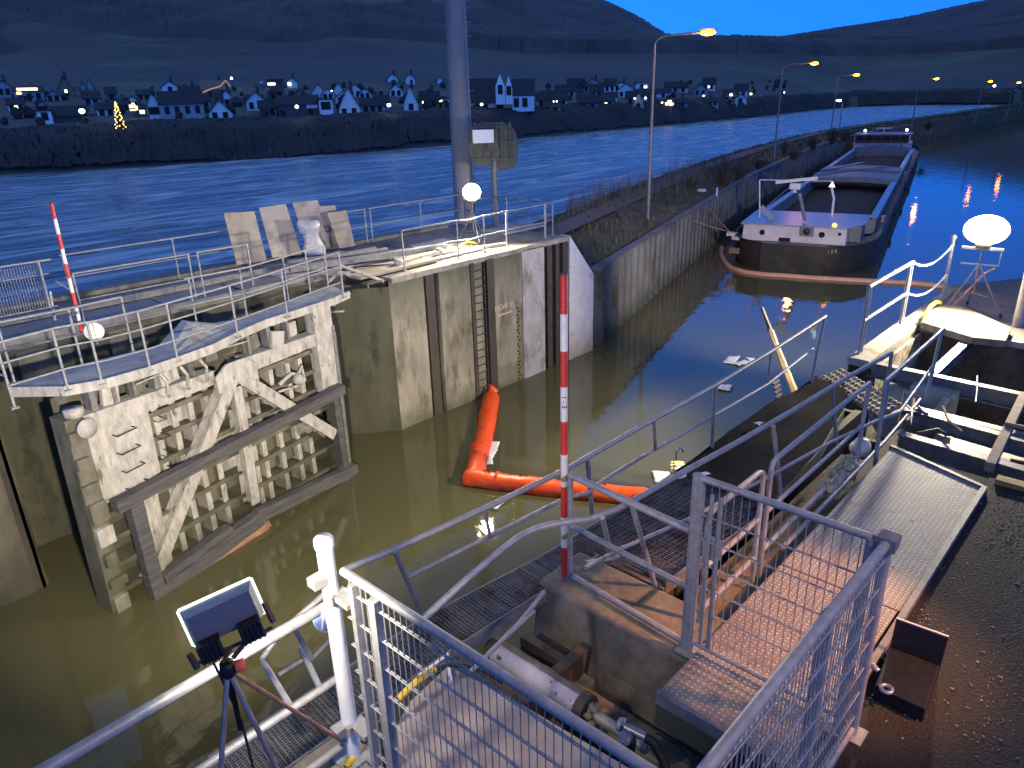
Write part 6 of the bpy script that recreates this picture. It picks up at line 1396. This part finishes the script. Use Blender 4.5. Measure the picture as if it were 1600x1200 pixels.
for k, f in enumerate(feet):
    b = MB(); b.tube([hub, f], .012, 8); b.tube([hub+(f-hub)*.45, f], .009, 8); l = b.build('leg', M['galvd'] if k < 2 else M['rust'], ff_)
b = MB(); b.tube([hub-up*.35, hub+up*.02], .013, 8); b.lathe([(0, -.03), (.03, -.03), (.035, 0), (.03, .04), (0, .04)], hub, 12); b.build('hub', M['black'], ff_)
b = MB(); rtf = ray(352, 968); rtf = Vector((rtf.y, -rtf.x, 0)).normalized(); b.lathe([(0, 0), (.028, 0), (.028, .04), (0, .045)], hub+rtf*.03, 12, rtf); b.build('red_knob', mat('red_orange_knob', (.7, .12, .05)), ff_)
fwd = Vector((-rtf.y, rtf.x, 0)); fwd = -Vector((rtf.y, -rtf.x, 0)); fwd = Vector((hF.x, hF.y, 0)).normalized()
# twin head housing: hollow back frame, rim glow put in by emission
rl = math.radians(-11); rx = (rtf*math.cos(rl)-up*math.sin(rl)).normalized(); aim = (fwd*.96-up*.28).normalized(); uy = rx.cross(aim).normalized()
if uy.z < 0: uy = -uy
def HF(x, y, z): return hF+rx*x*.86+uy*y*.86+aim*z*1.1
b = MB(); fr_ = [HF(-.195, -.10, .10), HF(.185, -.10, .10), HF(.185, .105, .10), HF(-.195, .105, .10)]; bk = [HF(-.165, -.085, .02), HF(.155, -.085, .02), HF(.155, .08, .02), HF(-.165, .08, .02)]
for i in range(4): b.face([bk[i], bk[(i+1) % 4], fr_[(i+1) % 4], fr_[i]])
b.build('reflector_skirt', M['galv'], ff_)
b = MB(); b.face(bk); b.build('back_plate', mat('blue_back_plate', (.09, .095, .12), rough=.6), ff_)
b = MB(); g_ = MB(); g_.face([HF(-.17, -.085, .085), HF(.16, -.085, .085), HF(.16, .085, .085), HF(-.17, .085, .085)]); g_.build('glass', M['e_flood'], ff_)
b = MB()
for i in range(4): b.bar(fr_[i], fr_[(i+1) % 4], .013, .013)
b.build('rim', emis('rim_glow_emission', (.85, 1, .72), .35), ff_)  # emission stands in for lamp light caught on the rim
for x0_ in (-.115, .095):
    b = MB(); b.obox(HF(x0_, -.10, -.02), rx, uy, aim, .05, .04, .045)
    for k in range(5): b.obox(HF(x0_-.048+k*.024, -.10, -.065), rx, uy, aim, .003, .04, .012)
    b.build('ballast_box', M['black'], ff_, bevel=.004)
b = MB(); b.bar(HF(-.20, -.15, .0), HF(.19, -.15, .0), .012, .012); b.bar(HF(-.22, -.10, .03), HF(-.215, -.19, .03), .02, .02); b.bar(HF(.20, -.02, .03), HF(.205, -.14, .03), .02, .02); b.bar(HF(-.03, -.15, 0), hub+up*.03-rtf*.02, .015, .015); b.bar(HF(.06, -.15, 0), hub+up*.05+rtf*.03, .015, .015); b.build('yoke', M['dark_steel'], ff_)
b = MB(); b.tube([HF(-.05, -.14, 0), hub+up*.06-rtf*.05, hub-up*.05-rtf*.03, hub-up*.3+rtf*.01, hub-up*.7+rtf*.02, hub-up*1.2+rtf*.0], .006, 8); b.build('power_cable', M['cable'], ff_)
area('floodlight_beam', HF(-.08, 0, .14), Vector((5.0, 12.4, -1.5))-hF, 780, .10, (1.0, .88, .68), 58)
area('floodlight_beam', HF(.08, 0, .14), Vector((9.5, 11.3, -1.8))-hF, 30, .10, (1.0, .86, .66), 150)

# blue round sign on the walkway end
sc = D(512, 964, 4.72); tC = (C0-sc).normalized(); sr = Vector((tC.y, -tC.x, 0)).normalized()*-1
if sr.dot(Vector((rtf.x, rtf.y, 0))) < 0: sr = -sr
su = tC.cross(sr).normalized(); su = su if su.z > 0 else -su
t = thing('round_blue_sign', 'round blue pedestrian sign half hidden behind the white corner post', 'sign', sc-up*.3)
b = MB(); b.lathe([(0, 0), (.112, 0), (.112, -.008), (0, -.008)], sc, 28, tC); b.build('white_border', M['white_paint'], t)
b = MB(); b.lathe([(0, .002), (.103, .002)], sc, 28, tC); b.lathe([(.103, .002), (.103, 0)], sc, 28, tC); b.build('blue_face', M['sign_blue'], t)
b = MB()
def SP(x, y): return sc+sr*x+su*y+tC*.004
for (x, y, r_) in ((-.028, .062, .014), (.038, .03, .011)): b.lathe([(0, 0), (r_, 0)], SP(x, y), 10, tC)
for q in (((-.05, .045), (-.005, .045), (-.01, -.005), (-.045, -.005)), ((-.045, -.005), (-.028, -.005), (-.045, -.08), (-.062, -.08)), ((-.026, -.005), (-.010, -.005), (.004, -.078), (-.012, -.08)), ((.02, .016), (.055, .016), (.052, -.03), (.022, -.03)), ((.022, -.03), (.036, -.03), (.026, -.075), (.012, -.075)), ((.040, -.03), (.052, -.03), (.062, -.07), (.048, -.072))): b.face([SP(x, y) for x, y in q])
b.build('pictogram', M['pole_white'], t)
# black box with ring on the asphalt
bx = P(1385, 1060, 0); bx = Vector((4.78, .74, 0))
t = thing('black_case', 'open black case with a pale ring inside standing on the asphalt behind the fence corner', 'case', (4.9, .8, 0))
bc = [P(1362, 985, .30), P(1427, 1012, .30)]
b = MB(); b.prism([Vector((4.55, .60, 0)), Vector((4.55, .92, 0)), Vector((5.02, .97, 0)), Vector((5.05, .64, 0))], None, (0, 0, .12)); b.build('body', M['black'], t, bevel=.01)
lid = MB(); lid.prism([Vector((5.02, .97, .0)), Vector((5.05, .64, .0)), Vector((5.12, .64, .32)), Vector((5.09, .98, .32))], None, (.02, 0, 0)); lid.build('lid', M['black'], t, bevel=.005)
b = MB(); b.bar(Vector((5.10, .98, .325)), Vector((5.13, .64, .325)), .012, .008); b.build('lid_edge', M['pole_white'], t)
b = MB(); rc = P(1385, 1078, .14); b.lathe([(.045, .0), (.045, .02), (.028, .02), (.028, 0)], rc, 20); b.build('ring', M['blue_steel'], t)
b = MB(); h0_ = P(1355, 1040, .2); h1_ = P(1372, 1048, .2); b.tube([h0_, (h0_+h1_)/2+up*.02, h1_], .02, 8); b.build('handle', M['blue_steel'], t)
# sodium lamp standing behind the photographer on the yard: lights the tread plates orange
lp = Vector((1.6, -2.6, 0)); 
sl = bpy.data.lights.new('yard_lamp_light', 'SPOT'); sl.energy = 780; sl.color = (1, .42, .16); sl.spot_size = R_(19); sl.spot_blend = .6; sl.shadow_soft_size = .12
sl2 = bpy.data.lights.new('yard_lamp_light', 'SPOT'); sl2.energy = 120; sl2.color = (1, .66, .46); sl2.spot_size = R_(80); sl2.spot_blend = 1; sl2.shadow_soft_size = .12
so2_ = bpy.data.objects.new('yard_lamp_light', sl2); col.objects.link(so2_); so2_.location = (2.4, -2.6, 6.2); so2_.rotation_euler = (Vector((3.4, 2.2, 0))-Vector((2.4, -2.6, 6.2))).to_track_quat('-Z', 'Y').to_euler()
so_ = bpy.data.objects.new('yard_lamp_light', sl); col.objects.link(so_); so_.location = (6.2, -3.4, 6.4); so_.rotation_euler = (Vector((4.95, 1.6, 0))-Vector((6.2, -3.4, 6.4))).to_track_quat('-Z', 'Y').to_euler()

# ================================================================== VEGETATION ON THE MOLE
rv = random.Random(3)
def bare_bush(base, h, wd, label, m='bark', n=90):
    t = thing('bare_bush', label, 'bush', base, None); b = MB(); base = Vector(base)
    for k in range(n):
        a = rv.uniform(0, 6.28); f = rv.random(); tip = base+Vector((math.cos(a)*wd*f, math.sin(a)*wd*f, h*rv.uniform(.55, 1)*(1-.35*f))); mid_ = base+(tip-base)*.5+Vector((rv.uniform(-.1, .1), rv.uniform(-.1, .1), .15*h))
        b.tube([base+Vector((math.cos(a)*wd*.1, math.sin(a)*wd*.1, -.1)), mid_, tip], .022, 3, .006, cap=False)
        for _ in range(5):
            p = mid_+(tip-mid_)*rv.random(); b.tube([p, p+Vector((rv.uniform(-.3, .3), rv.uniform(-.3, .3), rv.uniform(.15, .45)))*h*.35], .010, 3, .003, cap=False)
    b.build('branches', M[m], t)
def mz(p): return Vector((p.x, p.y, mole_z(p.x, p.y)))
for (u, v, h, wd, lab) in ((1128, 288, 1.9, 1.7, 'largest rounded bare bush on the bank left of the barge'), (1155, 278, 1.2, 1.0, 'small bare bush just right of the largest one'), (1080, 300, .9, .8, 'low bare bush left of the largest one on the bank'),
                       (1225, 243, 1.4, .4, 'thin bare sapling right of the second street lamp'), (1270, 232, 1.3, .8, 'small dark bush between second and third street lamps'), (1300, 222, 1.6, 1.3, 'dark bush at the foot of the third street lamp'), (1318, 218, 1.3, 1.2, 'dark bush between third street lamp and the wheelhouse'), (1185, 262, .8, 1.0, 'low dark bush left of the second street lamp'),
                       (1450, 200, 1.0, 1.3, 'low dark bush beyond the wheelhouse'), (1240, 246, .8, .9, 'low scrub right of the second street lamp')):
    p = P(u, v, -1.3); bare_bush(mz(p), h, wd, lab)
b = MB()
for k in range(900):
    u = rv.uniform(885, 1100); v = rv.uniform(318, 352)-(u-885)*.22+8; p = P(u, v, -1.7); h = rv.uniform(.4, 1.5); z = mole_z(p.x, p.y)
    b.tube([(p.x, p.y, z-.1), (p.x+rv.uniform(-.15, .15), p.y+rv.uniform(-.15, .15), z+h)], .011, 3, .003, cap=False)
o = b.build('dry_reeds', M['reed'], loc=(0, 0, 0)); tag(o, 'thin dry reddish stalks along the river side of the bank beyond the lock head', 'reeds', None, 'stuff')
b = MB()
for k in range(9000):
    i = rv.random()**1.6*(len(M2)-1); a = M2[int(i)]; d = rv.uniform(.4, 8.6)
    if 2.8 < d < 4.2 and rv.random() < .85: continue
    x, y = a[0]+rv.uniform(-1, 1), a[1]+d
    if x < 17.6: continue
    z = mole_z(x, y); h = rv.uniform(.08, .34); q = rv.uniform(0, 6.28); s = Vector((math.cos(q), math.sin(q), 0))*.03*(1+x/60)
    tip = Vector((x+rv.uniform(-.1, .1), y+rv.uniform(-.1, .1), z+h)); c = Vector((x, y, z-.02)); b.face([c-s, c+s, tip])
    b.face([c-s.yxz if False else c-Vector((s.y, -s.x, 0)), c+Vector((s.y, -s.x, 0)), tip+Vector((.05, .03, -.05))])
o = b.build('bank_grass', M['grass'], loc=(0, 0, 0)); tag(o, 'rough winter grass covering the bank', 'grass', None, 'stuff')
for (u, v, lab) in ((1096, 297, 'small pale box on the bank left of the largest bush'), (1120, 303, 'short pale marker post on the bank above the sheet piles')):
    p = mz(P(u, v, -1.2)); b = MB()
    if 'box' in lab: b.box((p.x-.25, p.y-.15, p.z), (p.x+.25, p.y+.15, p.z+.16)); nm = 'marker_box'
    else: b.tube([p, p+up*.5], .06, 8, .05); b.blob(p+up*.5, .06, .06, .04); nm = 'marker_post'
    o = b.build(nm, M['pole_white']); tag(o, lab, 'marker')
# pale stones added, bright colour standing in for sparkle on the asphalt
b = MB()
for k in range(5200):
    x, y = rv.uniform(4.3, 9.5), rv.uniform(-2.5, 1.0)
    if noise.noise(Vector((x*2.2, y*2.2, 0)))+rv.uniform(-.4, .4) < 0: continue
    if x > 8.5 and y > -1.6: continue
    s = rv.uniform(.003, .008)*(1.7 if rv.random() < .1 else 1); b.blob((x, y, .0), s, s*rv.uniform(.6, 1.6), s*.6, 4, 3, .4)
o = b.build('glint_grit', mat('bright_glint_grit', (.07, .065, .06), (.55, .52, .48), 60, .3, 0), loc=(0, 0, 0)); tag(o, 'scattered pale specks painted as glints on the asphalt', 'grit', None, 'stuff')
